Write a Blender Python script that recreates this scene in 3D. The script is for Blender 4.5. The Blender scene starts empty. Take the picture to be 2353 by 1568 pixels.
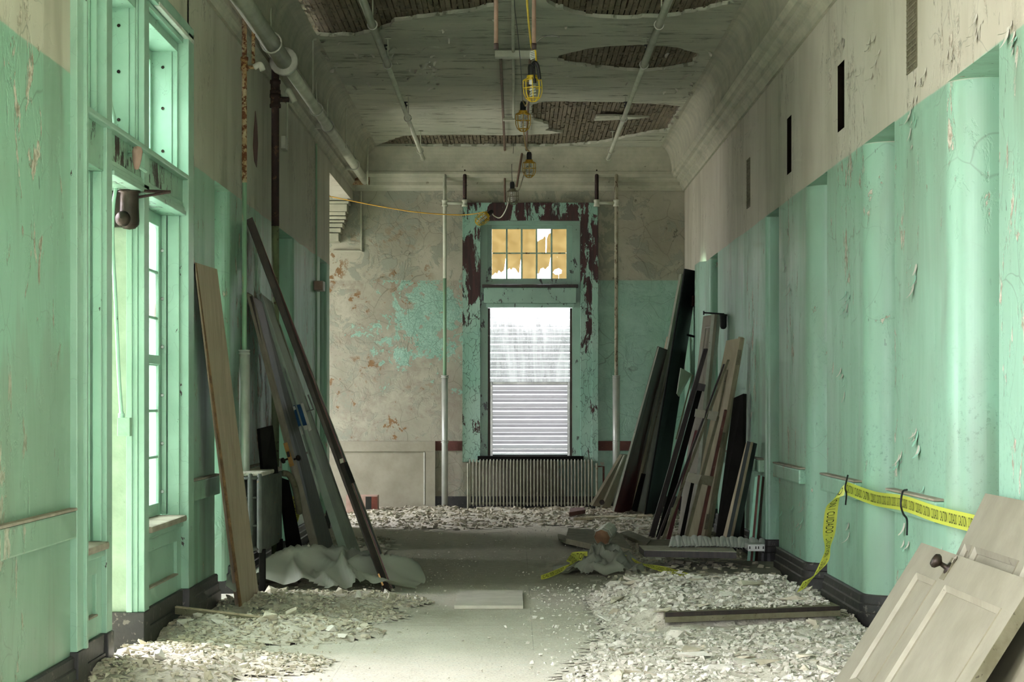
import bpy, bmesh, math, random
import numpy as np
from mathutils import Vector, Matrix
from mathutils.geometry import delaunay_2d_cdt
random.seed(7)
rng = np.random.default_rng(7)
S = bpy.context.scene
COL = S.collection

# ------------------------------------------------------------------ camera, sky, exposure
F = 4500.0                       # focal length in photo pixels (2353 wide)
CX, CY, CH = 1185.0, 925.0, 1.25  # vanishing point and eye height
cam_d = bpy.data.cameras.new('camera')
cam = bpy.data.objects.new('camera', cam_d)
COL.objects.link(cam)
cam.location = (0, 0, CH)
cam.rotation_euler = (math.pi / 2, 0, 0)
cam_d.sensor_width = 36.0
cam_d.lens = F / 2353 * 36.0
cam_d.shift_x = (1176.5 - CX) / 2353
cam_d.shift_y = (CY - 784) / 2353
cam_d.clip_end = 200
S.camera = cam
S.view_settings.view_transform = 'Standard'
S.view_settings.look = 'None'
S.view_settings.gamma = 1.0
S.view_settings.use_curve_mapping = False
S.view_settings.exposure = 0.55
w = bpy.data.worlds.new('overcast_sky')
S.world = w
w.use_nodes = True
_bg = w.node_tree.nodes['Background']
_bg.inputs[0].default_value = (0.99, 0.97, 1.06, 1)
# overcast sky: brighter towards the zenith
_tc = w.node_tree.nodes.new('ShaderNodeTexCoord')
_sx = w.node_tree.nodes.new('ShaderNodeSeparateXYZ')
_mr = w.node_tree.nodes.new('ShaderNodeMapRange')
w.node_tree.links.new(_tc.outputs['Generated'], _sx.inputs[0])
w.node_tree.links.new(_sx.outputs['Z'], _mr.inputs['Value'])
_mr.inputs['From Min'].default_value, _mr.inputs['From Max'].default_value = 0.0, 1.0
_mr.inputs['To Min'].default_value, _mr.inputs['To Max'].default_value = 8.0, 24.0
w.node_tree.links.new(_mr.outputs[0], _bg.inputs[1])
S.cycles.max_bounces = 4
S.cycles.diffuse_bounces = 3
S.cycles.glossy_bounces = 1
S.cycles.use_adaptive_sampling = True
S.cycles.adaptive_threshold = 0.12
S.cycles.adaptive_min_samples = 16
S.cycles.transparent_max_bounces = 8
S.cycles.sample_clamp_indirect = 8.0
S.cycles.caustics_reflective = False
S.cycles.caustics_refractive = False


def portal(name, loc, rot, sx, sy):
    d = bpy.data.lights.new(name, 'AREA')
    d.shape = 'RECTANGLE'
    d.size, d.size_y = sx, sy
    d.cycles.is_portal = True
    o = bpy.data.objects.new(name, d)
    o.location, o.rotation_euler = loc, rot
    COL.objects.link(o)


HP = math.pi / 2
portal('portal_entrance', (-2.14, 9.7, 1.75), (0, -HP, 0), 3.4, 2.9)
portal('portal_passage', (-4.22, 20.9, 1.75), (0, -HP, 0), 2.3, 1.4)
for _y, _w in ((1.5, 2.3), (4.75, 1.6), (6.45, .8)):
    portal('portal_fill_window', (-2.1, _y, 2.1), (0, -HP, 0), 2.5, _w)
portal('portal_near_end', (0, -2.02, 1.35), (HP, 0, 0), 1.8, 2.7)
for _y, _x in ((12.5, -3.4), (16.0, -6.1)):
    portal('portal_doorway', (_x, _y, 1.05), (0, -HP, 0), 2.1, 1.1)
portal('portal_back_window', (0.165, 22.75, 1.95), (-HP, 0, 0), 1.1, 2.8)

# ------------------------------------------------------------------ helpers
ORG = {}


def P(x, y, Y):
    return Vector(((x - CX) * Y / F, Y, CH + (CY - y) * Y / F))


def FL(x, y, z=0.0):
    Y = F * (CH - z) / (y - CY)
    return P(x, y, Y)


def lin(h):
    v = [int(h[i:i + 2], 16) / 255 for i in (0, 2, 4)]
    return tuple((c / 12.92 if c <= .04045 else ((c + .055) / 1.055) ** 2.4) for c in v) + (1,)


def tag(o, label=None, cat=None, group=None, kind=None):
    if label: o['label'] = label
    if cat: o['category'] = cat
    if group: o['group'] = group
    if kind: o['kind'] = kind
    return o


def obj(name, verts, faces, mat, parent=None, smooth=False, loc=None):
    vs = [Vector(v) for v in verts]
    if loc is None:
        if parent is not None:
            loc = ORG[parent.name] if True else None
        else:
            xs = [v.x for v in vs]; ys = [v.y for v in vs]; zs = [v.z for v in vs]
            loc = Vector(((min(xs) + max(xs)) / 2, (min(ys) + max(ys)) / 2, min(zs)))
    loc = Vector(loc)
    me = bpy.data.meshes.new(name)
    me.from_pydata([tuple(v - loc) for v in vs], [], faces)
    me.materials.append(mat)
    if smooth:
        me.polygons.foreach_set('use_smooth', [True] * len(me.polygons))
    me.update()
    o = bpy.data.objects.new(name, me)
    COL.objects.link(o)
    if parent is not None:
        o.parent = parent
    else:
        o.location = loc
    ORG[o.name] = loc
    return o


def thing(name, label, cat, loc=(0, 0, 0), group=None, kind=None):
    o = bpy.data.objects.new(name, None)
    o.empty_display_size = .1
    o.location = loc
    COL.objects.link(o)
    ORG[o.name] = Vector(loc)
    return tag(o, label, cat, group, kind)


BOXF = [(0, 3, 2, 1), (4, 5, 6, 7), (0, 1, 5, 4), (1, 2, 6, 5), (2, 3, 7, 6), (3, 0, 4, 7)]


class MB:
    def __init__(s):
        s.v, s.f = [], []

    def add(s, v, f):
        b = len(s.v)
        s.v += [Vector(p) for p in v]
        s.f += [tuple(i + b for i in q) for q in f]
        return s

    def box(s, x0, x1, y0, y1, z0, z1, bev=0):
        if bev <= 0:
            return s.add([(x0, y0, z0), (x1, y0, z0), (x1, y1, z0), (x0, y1, z0), (x0, y0, z1), (x1, y0, z1), (x1, y1, z1), (x0, y1, z1)], BOXF)
        bm = bmesh.new()
        bmesh.ops.create_cube(bm, size=1)
        for v in bm.verts:
            v.co = Vector(((x0 + x1) / 2 + v.co.x * abs(x1 - x0), (y0 + y1) / 2 + v.co.y * abs(y1 - y0), (z0 + z1) / 2 + v.co.z * abs(z1 - z0)))
        bmesh.ops.bevel(bm, geom=bm.edges[:], offset=bev, segments=2, affect='EDGES', profile=.6)
        bm.verts.index_update()
        s.add([v.co.copy() for v in bm.verts], [tuple(v.index for v in f.verts) for f in bm.faces])
        bm.free()
        return s

    def tube(s, pts, r, seg=10, cap=True):
        pts = [Vector(p) for p in pts]
        n = len(pts)
        rs = r if isinstance(r, (list, tuple)) else [r] * n
        b = len(s.v)
        up = None
        for i, p in enumerate(pts):
            t = (pts[min(i + 1, n - 1)] - pts[max(i - 1, 0)]).normalized()
            if up is None:
                up = Vector((0, 0, 1)) if abs(t.z) < .9 else Vector((1, 0, 0))
            a = (up - t * up.dot(t)).normalized()
            up = a
            c = t.cross(a)
            for k in range(seg):
                th = 2 * math.pi * k / seg
                s.v.append(p + (a * math.cos(th) + c * math.sin(th)) * rs[i])
        for i in range(n - 1):
            for k in range(seg):
                k2 = (k + 1) % seg
                s.f.append((b + i * seg + k, b + i * seg + k2, b + (i + 1) * seg + k2, b + (i + 1) * seg + k))
        if cap:
            s.f.append(tuple(b + k for k in range(seg))[::-1])
            s.f.append(tuple(b + (n - 1) * seg + k for k in range(seg)))
        return s

    def lathe(s, prof, c, axis=(0, 0, 1), seg=16):
        axis = Vector(axis).normalized()
        c = Vector(c)
        pts = [c + axis * h for _, h in prof]
        up = Vector((0, 0, 1)) if abs(axis.z) < .9 else Vector((1, 0, 0))
        a = (up - axis * up.dot(axis)).normalized()
        d = axis.cross(a)
        b = len(s.v)
        for (r, h), p in zip(prof, pts):
            for k in range(seg):
                th = 2 * math.pi * k / seg
                s.v.append(p + (a * math.cos(th) + d * math.sin(th)) * max(r, 1e-4))
        for i in range(len(prof) - 1):
            for k in range(seg):
                k2 = (k + 1) % seg
                s.f.append((b + i * seg + k, b + i * seg + k2, b + (i + 1) * seg + k2, b + (i + 1) * seg + k))
        return s

    def prism(s, poly, d):
        d = Vector(d)
        n = len(poly)
        v = [Vector(p) for p in poly] + [Vector(p) + d for p in poly]
        f = [tuple(range(n))[::-1], tuple(range(n, 2 * n))] + [(i, (i + 1) % n, n + (i + 1) % n, n + i) for i in range(n)]
        return s.add(v, f)

    def build(s, name, mat, parent=None, smooth=False):
        return obj(name, s.v, s.f, mat, parent, smooth)


def box(name, mat, parent, x0, x1, y0, y1, z0, z1, bev=0):
    return MB().box(x0, x1, y0, y1, z0, z1, bev).build(name, mat, parent)


def qpts(q):
    return [P(*c) for c in q]


def qslab(name, q, thick, mat, parent=None, away=None):
    p = qpts(q) if not isinstance(q[0], Vector) else q
    n = (p[1] - p[0]).cross(p[3] - p[0]).normalized()
    ref = Vector(away) if away else (sum(p, Vector()) / 4 - Vector((0, 0, CH)))
    if n.dot(ref) < 0:
        n = -n
    return MB().prism(p, n * thick).build(name, mat, parent)


def catmull(pts, n):
    pts = [Vector(p) for p in pts]
    P_ = [pts[0] * 2 - pts[1]] + pts + [pts[-1] * 2 - pts[-2]]
    out = []
    for i in range(1, len(P_) - 2):
        a, b, c, d = P_[i - 1:i + 3]
        for k in range(n):
            t = k / n
            out.append(.5 * ((2 * b) + (c - a) * t + (2 * a - 5 * b + 4 * c - d) * t * t + (3 * b - a - 3 * c + d) * t ** 3))
    out.append(pts[-1])
    return out


def sweep(poly, prof, side=1):
    """poly: XY polyline; prof: (offset to the room side, z). Mitred sweep -> verts, faces"""
    pts = [Vector((p[0], p[1])) for p in poly]
    n = len(pts)
    nor = []
    for i in range(n):
        ds = []
        if i > 0: ds.append((pts[i] - pts[i - 1]).normalized())
        if i < n - 1: ds.append((pts[i + 1] - pts[i]).normalized())
        ns = [Vector((-d.y, d.x)) * side for d in ds]
        m = sum(ns, Vector((0, 0)))
        m.normalize()
        nor.append(m / max(.35, m.dot(ns[0])))
    v, f = [], []
    k = len(prof)
    for i in range(n):
        for o, z in prof:
            q = pts[i] + nor[i] * o
            v.append((q.x, q.y, z))
    for i in range(n - 1):
        for j in range(k - 1):
            f.append((i * k + j, i * k + j + 1, (i + 1) * k + j + 1, (i + 1) * k + j))
    return v, f


def cdt(outer, holes, to3):
    pts, edges, = [], []
    for loop in [outer] + holes:
        b = len(pts)
        pts += [Vector(p) for p in loop]
        edges += [(b + i, b + (i + 1) % len(loop)) for i in range(len(loop))]
    vs, es, fs, *_ = delaunay_2d_cdt(pts, edges, [], 0, 1e-5)

    def inside(p, poly):
        c = False
        j = len(poly) - 1
        for i in range(len(poly)):
            a, b = poly[i], poly[j]
            if (a[1] > p[1]) != (b[1] > p[1]) and p[0] < (b[0] - a[0]) * (p[1] - a[1]) / (b[1] - a[1]) + a[0]:
                c = not c
            j = i
        return c
    ff = []
    for f in fs:
        c = sum((vs[i] for i in f), Vector((0, 0))) / len(f)
        if inside(c, outer) and not any(inside(c, h) for h in holes):
            ff.append(tuple(f))
    return [to3(v) for v in vs], ff


# ------------------------------------------------------------------ materials
class NB:
    def __init__(s, name):
        s.m = bpy.data.materials.new(name)
        s.m.use_nodes = True
        s.t = s.m.node_tree
        s.b = s.t.nodes['Principled BSDF']
        s.out = s.t.nodes['Material Output']

    def n(s, typ, ins=None, **pr):
        nd = s.t.nodes.new('ShaderNode' + typ)
        for k, v in pr.items():
            setattr(nd, k, v)
        for k, v in (ins or {}).items():
            if isinstance(v, bpy.types.NodeSocket):
                s.t.links.new(v, nd.inputs[k])
            else:
                nd.inputs[k].default_value = v
        return nd

    def pos(s):
        return s.n('NewGeometry').outputs['Position']

    def oc(s):
        return s.n('TexCoord').outputs['Object']

    def sep(s, v):
        return s.n('SeparateXYZ', {0: v}).outputs

    def map(s, v, sc=(1, 1, 1), lo=(0, 0, 0)):
        return s.n('Mapping', {0: v, 'Scale': sc, 'Location': lo}).outputs[0]

    def noise(s, v, sc=5., det=5., ro=.6, di=0.):
        return s.n('TexNoise', {'Vector': v, 'Scale': sc, 'Detail': det, 'Roughness': ro, 'Distortion': di}).outputs[0]

    def vor(s, v, sc=5., feat='DISTANCE_TO_EDGE', warp=.35):
        nn = s.n('TexNoise', {'Vector': v, 'Scale': sc * .9, 'Detail': 1., 'Roughness': .6}).outputs[1]
        off = s.n('VectorMath', {0: nn, 1: (.5, .5, .5)}, operation='SUBTRACT').outputs[0]
        off = s.n('VectorMath', {0: off, 3: warp * 2.2 / sc}, operation='SCALE').outputs[0]
        v = s.n('VectorMath', {0: v, 1: off}, operation='ADD').outputs[0]
        return s.n('TexVoronoi', {'Vector': v, 'Scale': sc}, feature=feat).outputs[0]

    def ma(s, op, a, b=0., c=False):
        return s.n('Math', {0: a, 1: b}, operation=op, use_clamp=c).outputs[0]

    def rg(s, f, a, b, x=0., y=1.):
        return s.n('MapRange', {0: f, 1: a, 2: b, 3: x, 4: y}, clamp=True).outputs[0]

    def mix(s, f, a, b, bt='MIX'):
        return s.n('Mix', {0: f, 6: a, 7: b}, data_type='RGBA', blend_type=bt).outputs[2]

    def set(s, **kw):
        for k, v in kw.items():
            k = k.replace('_', ' ')
            if isinstance(v, bpy.types.NodeSocket):
                s.t.links.new(v, s.b.inputs[k])
            else:
                s.b.inputs[k].default_value = v
        return s

    def bump(s, h, st=.3, di=.01):
        nd = s.n('Bump', {'Height': h, 'Strength': st, 'Distance': di})
        s.t.links.new(nd.outputs[0], s.b.inputs['Normal'])
        return s


def weather(name, c1, c2, c3=None, rough=.6, sc=6, st=(1, 1, 1), bump=.25, metal=0., t3=.62, world=False, fine=60, spec=.5):
    b = NB(name)
    v = b.pos() if world else b.oc()
    if st != (1, 1, 1):
        v = b.map(v, st)
    a = b.noise(v, sc, 3, .65)
    col = b.mix(b.rg(a, .35, .65), lin(c1), lin(c2))
    if c3:
        k = b.noise(v, sc * 2.3, 5, .7, .4)
        col = b.mix(b.rg(k, t3, t3 + .04), col, lin(c3))
    b.set(Base_Color=col, Roughness=rough, Metallic=metal)
    b.b.inputs['Specular IOR Level'].default_value = spec
    if bump >= .1:
        b.bump(b.noise(v, max(fine * .5, sc * 3), 2, .7), bump, .008)
    return b.m


def paintwall(name, split, peel=.64, low='97c3a8', high='c9c5b2', rough=.33, soft=.012, streak=1., crack=.5, mold=False, extra=None):
    b = NB(name)
    p = b.pos()
    x, y, z = b.sep(p)[0], b.sep(p)[1], b.sep(p)[2]
    wob = b.ma('MULTIPLY', b.ma('SUBTRACT', b.noise(p, 1.2, 3), .5), soft * 3)
    up = b.rg(b.ma('ADD', z, wob), split - soft * .4, split + soft * .4)
    st = b.noise(b.map(p, (2.4, 2.4, .42)), 1.3, 4, .66, .5)
    sp = b.noise(b.map(p, (1.2, 1.2, .8)), 1.1, 3, .6)
    lo = b.mix(b.rg(st, .45, .85, 0, .4 * streak), lin(low), lin('8fa890'))
    lo = b.mix(b.rg(sp, .5, .72, 0, .45 * streak), lo, lin('8a9c86'))
    hi = b.mix(b.rg(sp, .4, .7), lin(high), lin('b9b49f'))
    hi = b.mix(b.rg(st, .55, .85, 0, .3 * streak), hi, lin('aca992'))
    col = b.mix(up, lo, hi)
    if mold:
        mk = b.noise(p, 38, 4, .75)
        zone = b.ma('MULTIPLY', b.rg(z, 2.0, .9), b.rg(b.noise(p, 1.6, 3), .42, .6))
        mm = b.ma('MULTIPLY', b.rg(mk, .55, .72), zone)
        col = b.mix(b.ma('MULTIPLY', mm, .8), col, lin('3f5a4a'))
    gr = b.noise(b.map(p, (2.6, 2.6, .45), (3, 1, 2)), 1.0, 3, .6, .4)
    col = b.mix(b.rg(gr, .54, .68, 0, .5 * streak), col, b.mix(up, lin('7d8a74'), lin('9c9882')))
    # flaked paint
    f1 = b.noise(b.map(p, (1, 1, .5)), 8.5, 5, .66, .5)
    f2 = b.noise(b.map(p, (1, 1, .45)), .9, 2, .55)
    f3 = b.noise(b.map(p, (1, 1, .4), (4, 4, 4)), 26, 2, .6)
    pk = b.ma('ADD', f1, b.ma('MULTIPLY', b.ma('SUBTRACT', f2, .5), .55))
    m = b.rg(pk, peel, peel + .012)
    under = b.mix(b.rg(b.noise(p, 30, 3), .4, .6), lin('d3ccba'), lin('9a917c'))
    col = b.mix(m, col, under)
    ed = b.ma('MULTIPLY', b.rg(pk, peel - .012, peel), b.ma('SUBTRACT', 1., b.rg(pk, peel, peel + .008)))
    col = b.mix(b.ma('MULTIPLY', ed, .6), col, lin('55604f'))  # painted shadow rim around the lifted flakes
    nick = b.ma('MULTIPLY', b.rg(f3, .71, .73), b.rg(f2, .45, .6))
    col = b.mix(b.ma('MULTIPLY', nick, .75), col, lin('4c4f40'))
    cr = b.vor(b.map(p, (1, 1, .8)), 3.3)
    crn = b.ma('MULTIPLY', b.rg(cr, .012, .0), b.rg(f2, .5, .62))
    col = b.mix(b.ma('MULTIPLY', crn, crack), col, lin('5d6354'))
    if extra:
        col = extra(b, p, x, y, z, col)
    rr = b.mix(m, (rough,) * 3 + (1,), (.9,) * 3 + (1,))
    rr = b.mix(up, rr, (.6,) * 3 + (1,))
    b.set(Base_Color=col, Roughness=b.ma('ADD', rr, b.rg(st, .4, .8, 0, .25)))
    h = b.rg(pk, peel + .02, peel - .08)
    b.bump(h, .28, .012)
    return b.m


def backwall_mat():
    b = NB('paint_back_wall')
    p = b.pos()
    x, y, z = b.sep(p)
    n1 = b.noise(p, 3.6, 6, .74, .5)
    n2 = b.noise(p, 7, 5, .7, .3)
    n3 = b.noise(b.map(p, (1, 1, 1), (7, 0, 3)), 4.2, 6, .7, .6)
    sp = b.noise(p, 1.3, 4, .6)
    beige = b.mix(b.rg(sp, .35, .65), lin('b7b39e'), lin('979480'))
    beige = b.mix(b.rg(n3, .52, .56, 0, .75), beige, lin('8f9483'))
    beige = b.mix(b.rg(n2, .66, .69), beige, lin('6b6a5a'))
    green = b.mix(b.rg(n2, .35, .65), lin('a2c6b1'), lin('8fb5a0'))
    # where the green coat survives: all of the right, a patch on the left
    dx = b.ma('DIVIDE', b.ma('ADD', x, .95), 1.05)
    dz = b.ma('DIVIDE', b.ma('SUBTRACT', z, 2.25), 1.0)
    dist = b.ma('SQRT', b.ma('ADD', b.ma('MULTIPLY', dx, dx), b.ma('MULTIPLY', dz, dz)))
    left = b.ma('ADD', b.rg(dist, .1, 1.5, .12, -.17), 0.)
    right = b.rg(x, .3, .7, 0, .36)
    bias = b.ma('ADD', left, right)
    keep = b.rg(b.ma('ADD', b.ma('ADD', b.ma('MULTIPLY', n1, .6), b.ma('MULTIPLY', n3, .4)), bias), .545, .555)
    low = b.rg(z, 2.66, 2.645)
    keep = b.ma('MULTIPLY', keep, low)
    pinky = b.mix(b.rg(n1, .4, .6), lin('a7a28e'), lin('9a9280'))
    base = b.mix(low, beige, b.mix(b.rg(n2, .4, .55), beige, pinky))
    tanz = b.ma('MULTIPLY', b.rg(n2, .57, .59), b.ma('MULTIPLY', b.rg(x, -.9, -1.1), b.rg(b.noise(p, 1.9, 3), .44, .55)))
    base = b.mix(b.ma('MULTIPLY', tanz, b.rg(z, 3.4, 2.9)), base, lin('876844'))
    cracks = b.rg(b.vor(b.map(p, (1, 1, 1), (0, 0, 0)), 26), .07, .02)
    green = b.mix(b.ma('MULTIPLY', cracks, b.rg(x, .2, -.3, 0, .55)), green, lin('648a75'))
    col = b.mix(keep, base, green)
    big = b.ma('MULTIPLY', b.rg(b.vor(b.map(p, (1, 1, 1), (.3, 0, .2)), 3.2), .012, .0), b.rg(sp, .4, .55))
    col = b.mix(b.ma('MULTIPLY', big, .6), col, lin('55584a'))
    b.set(Base_Color=col, Roughness=b.rg(keep, 0, 1, .85, .42))
    h = b.ma('ADD', b.ma('MULTIPLY', b.rg(n3, .5, .57), .4), b.ma('MULTIPLY', n2, .6))
    b.bump(h, .55, .012)
    return b.m


def ceiling_mat():
    b = NB('ceiling_plaster')
    p = b.pos()
    v = b.map(p, (.6, 1.6, 1))
    n1 = b.noise(v, 1.1, 6, .6)
    n2 = b.noise(b.map(p, (.5, 2.2, 1)), 4.5, 6, .7, .6)
    n3 = b.noise(p, 9, 4, .6)
    n4 = b.noise(p, 1.7, 3, .5)
    col = b.mix(b.rg(n1, .35, .65), lin('cfcfb9'), lin('b8bca7'))
    col = b.mix(b.rg(n2, .57, .61, 0, .85), col, lin('82846d'))
    col = b.mix(b.rg(n2, .35, .3, 0, .6), col, lin('d6d3ba'))
    ch = b.ma('MULTIPLY', b.rg(n3, .68, .70), b.rg(n4, .5, .58))
    col = b.mix(ch, col, lin('e3e4d6'))
    b.set(Base_Color=col, Roughness=.75)
    h = b.rg(n2, .50, .64)
    b.bump(h, .5, .012)
    return b.m


def peeled_mat():
    b = NB('peeled_green_over_maroon')
    p = b.pos()
    x, y, z = b.sep(p)
    n1 = b.noise(b.map(p, (1, 1, .32)), 9, 6, .72, .4)
    n2 = b.noise(b.map(p, (1, 1, .6), (3, 0, 0)), 1.9, 3, .5)
    bias = b.ma('ADD', b.rg(z, 1.5, 2.9, -.12, .07), b.ma('MULTIPLY', b.ma('SUBTRACT', n2, .5), .75))
    m = b.rg(b.ma('ADD', n1, bias), .53, .545)
    bare = b.mix(b.rg(b.noise(b.map(p, (1, 1, .1)), 30, 4), .4, .6), lin('4a2a28'), lin('33221e'))
    crack = b.ma('MULTIPLY', b.rg(b.vor(b.map(p, (1, 1, .5)), 17, warp=.8), .05, .0), b.rg(n1, .38, .5))
    g = b.mix(b.rg(n2, .4, .6), lin('93bfa9'), lin('a9c8b6'))
    g = b.mix(b.ma('MULTIPLY', crack, .8), g, lin('33392f'))
    b.set(Base_Color=b.mix(m, g, bare), Roughness=.6)
    b.bump(b.ma('MULTIPLY', m, -.7), .6, .01)
    return b.m


def trim_mat(name='green_trim_paint', c='a6ccb5', c2='98bfa7', chip=.69, chipc='3a2f28', rough=.32):
    b = NB(name)
    p = b.pos()
    n1 = b.noise(b.map(p, (1, 1, .45)), 14, 5, .72, .2)
    n2 = b.noise(p, 1.6, 3, .5)
    crk = b.ma('MULTIPLY', b.rg(b.vor(b.map(p, (1, 1, .7)), 9, warp=.8), .012, .0), b.rg(n2, .42, .6))
    col = b.mix(b.rg(b.noise(p, 3, 4), .4, .65), lin(c), lin(c2))
    col = b.mix(b.ma('MULTIPLY', crk, .3), col, lin('4a5a4c'))
    k = b.ma('ADD', n1, b.ma('MULTIPLY', b.ma('SUBTRACT', n2, .5), .4))
    m = b.rg(k, chip, chip + .01)
    col = b.mix(m, col, lin(chipc))
    b.set(Base_Color=col, Roughness=rough)
    b.bump(b.ma('MULTIPLY', n1, -.8), .12, .006)
    return b.m


def floor_mat():
    b = NB('dusty_floor')
    p = b.pos()
    x, y, z = b.sep(p)
    n1 = b.noise(b.map(p, (1, .6, 1)), 1.0, 4, .65)
    n2 = b.noise(p, 14, 5, .7)
    n3 = b.noise(p, 75, 2, .6)
    col = b.mix(b.rg(n1, .35, .65), lin('dad3c2'), lin('c2bba9'))
    col = b.mix(b.rg(n2, .48, .62, 0, .75), col, lin('d2cfc0'))
    col = b.mix(b.rg(n3, .6, .66, 0, .7), col, lin('8a8374'))
    col = b.mix(b.rg(n3, .38, .33, 0, .6), col, lin('e4e1d4'))
    # thick white dust stops part way; the shaded mid-floor is painted darker too
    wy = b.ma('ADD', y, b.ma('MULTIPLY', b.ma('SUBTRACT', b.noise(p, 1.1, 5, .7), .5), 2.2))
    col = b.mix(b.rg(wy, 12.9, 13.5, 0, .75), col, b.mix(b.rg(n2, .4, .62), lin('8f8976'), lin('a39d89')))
    fx = b.ma('ABSOLUTE', b.ma('SUBTRACT', b.ma('FRACT', b.ma('DIVIDE', b.ma('ADD', x, 10.03), .92)), .5))
    fy = b.ma('ABSOLUTE', b.ma('SUBTRACT', b.ma('FRACT', b.ma('DIVIDE', y, 1.83)), .5))
    j = b.ma('MAXIMUM', b.rg(fx, .496, .499), b.rg(fy, .497, .499))
    j = b.ma('MULTIPLY', j, b.rg(n1, .45, .6))
    col = b.mix(b.ma('MULTIPLY', j, .5), col, lin('5d5a4e'))
    b.set(Base_Color=col, Roughness=.85)
    h = b.ma('ADD', b.ma('MULTIPLY', n2, .4), b.ma('MULTIPLY', n3, .35))
    b.bump(h, .4, .012)
    return b.m


def sheet_mat(name, col, tr=.35, clear=0., rough=.35):
    """thin plastic or glass: part clear, part translucent, part diffuse"""
    b = NB(name)
    tl = b.n('BsdfTranslucent', {0: lin(col)}).outputs[0]
    df = b.n('BsdfDiffuse', {0: lin(col)}).outputs[0]
    tp = b.n('BsdfTransparent', {0: lin(col)}).outputs[0]
    gl = b.n('BsdfGlossy', {0: (1, 1, 1, 1), 'Roughness': rough}).outputs[0]
    a = b.n('MixShader', {0: tr, 1: df, 2: tl}).outputs[0]
    a = b.n('MixShader', {0: clear, 1: a, 2: tp}).outputs[0]
    a = b.n('MixShader', {0: .06, 1: a, 2: gl}).outputs[0]
    b.t.links.new(a, b.out.inputs[0])
    return b.m


def rub_mat(name, c1, c2):
    b = NB(name)
    p = b.pos()
    r = b.n('ObjectInfo').outputs['Random']
    a = b.noise(p, 9, 2, .6)
    k = b.noise(p, 60, 2, .6)
    col = b.mix(b.rg(b.ma('ADD', b.ma('MULTIPLY', a, .7), b.ma('MULTIPLY', r, .3)), .35, .65), lin(c1), lin(c2))
    col = b.mix(b.rg(k, .62, .7, 0, .5), col, lin('8b7d68'))
    b.set(Base_Color=col, Roughness=.9)
    b.bump(k, .4, .004)
    return b.m


def peel_right(b, p, x, y, z, col):
    return col


def dirty_dado(b, p, x, y, z, col):
    wz = b.ma('ADD', z, b.ma('MULTIPLY', b.ma('SUBTRACT', b.noise(b.map(p, (3, 3, .4)), 1.6, 5, .7), .5), 1.1))
    zone = b.ma('MULTIPLY', b.rg(wz, 1.55, 1.42), b.rg(y, 8.3, 8.2))
    return b.mix(b.ma('MULTIPLY', zone, .45), col, lin('8fa089'))


m_wall = paintwall('paint_side_walls', 2.69, .665, mold=True)
m_wall_g = paintwall('paint_recess_green', 9.0, .70)
m_wall_l = paintwall('paint_left_wall', 2.63, .645, streak=1.2, extra=dirty_dado)
m_back = backwall_mat()
m_ceil = ceiling_mat()
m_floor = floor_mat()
m_casing = peeled_mat()
m_trim = trim_mat()
m_trim2 = trim_mat('green_window_paint', '8fb49d', '82a58f', .62, '33392f')
m_base = weather('black_baseboard', '2b2b29', '3d3b37', '6f6b61', rough=.45, sc=7, t3=.6, world=True)
m_dust = weather('dusty_ledge', 'a79e8d', '8d8474', None, rough=.9, world=True)
m_corn = weather('cornice_paint', 'bdbba3', 'a6a690', '7d7c67', rough=.7, sc=4, t3=.66, world=True)
m_lath = weather('old_lath', '8a8066', '6d6450', '4a4234', rough=.9, sc=5, st=(3, .6, 3), t3=.6, world=True, bump=.5)
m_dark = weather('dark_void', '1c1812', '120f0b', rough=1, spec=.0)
m_pipe = weather('painted_pipe', 'd3d6c0', 'c0c4ac', 'a39d82', rough=.5, sc=6, t3=.68, world=True, bump=.1)
m_rust = weather('rusty_painted_pipe', 'bfae8a', 'a3824f', '6b3c1c', rough=.8, sc=14, t3=.5, world=True)
m_mottle = weather('mottled_old_pipe', 'b8b49c', '8d8468', '54402c', rough=.75, sc=14, st=(1, 1, .5), t3=.56, world=True)
m_iron = weather('dark_rusty_iron', '3a2620', '2a1c18', '5a4030', rough=.75, sc=12, t3=.58, world=True)
m_green_pipe = weather('green_painted_pipe', '93bd9a', '85a884', 'b0ad88', rough=.45, sc=10, st=(1, 1, .2), t3=.62, world=True, bump=.1)
m_sleeve = weather('aluminium_pipe_jacket', 'c3c6bb', 'b0b3a8', None, rough=.38, sc=5, metal=.25, bump=.06)
m_brown_pipe = weather('brown_stem', '7d6350', '66503f', None, rough=.6, sc=10)
m_ply = weather('plywood_face', 'b3a28c', 'a3917a', '8c7a62', rough=.6, sc=5, st=(9, 9, .5), t3=.66, bump=.1)
m_plyedge = weather('plywood_edge', '8a6a45', '5c432c', '2d2118', rough=.8, sc=20)
m_brown = weather('brown_wood', '4a4036', '352d26', '5d5244', rough=.45, sc=5, st=(6, 6, .5), t3=.64, bump=.1)
m_darkwood = weather('dark_stained_wood', '3a302b', '2a2320', '5a4b41', rough=.5, sc=6, st=(6, 6, .4), t3=.66, bump=.12)
m_edge = weather('grey_door_edge', '9a937f', '857e6c', None, rough=.65, sc=5, st=(3, 3, .5), bump=.1)
m_celadon = weather('celadon_paint', 'b3c2b1', 'a2b19f', None, rough=.5, sc=4, bump=.08)
m_olive = weather('olive_grey_paint', '8f9680', '7d846f', None, rough=.55, sc=4, bump=.08)
m_pale = weather('pale_stripped_wood', 'c0b296', 'a39478', None, rough=.7, sc=6, st=(4, 4, .4), bump=.15)
m_maroon = weather('maroon_paint', '6a3433', '562a29', '7d524a', rough=.4, sc=5, t3=.7, bump=.06)
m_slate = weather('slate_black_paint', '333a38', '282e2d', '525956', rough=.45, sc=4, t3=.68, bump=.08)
m_black = weather('blackened_board', '1d1c18', '141310', None, rough=.85, sc=5, bump=.2, spec=.1)
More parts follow.
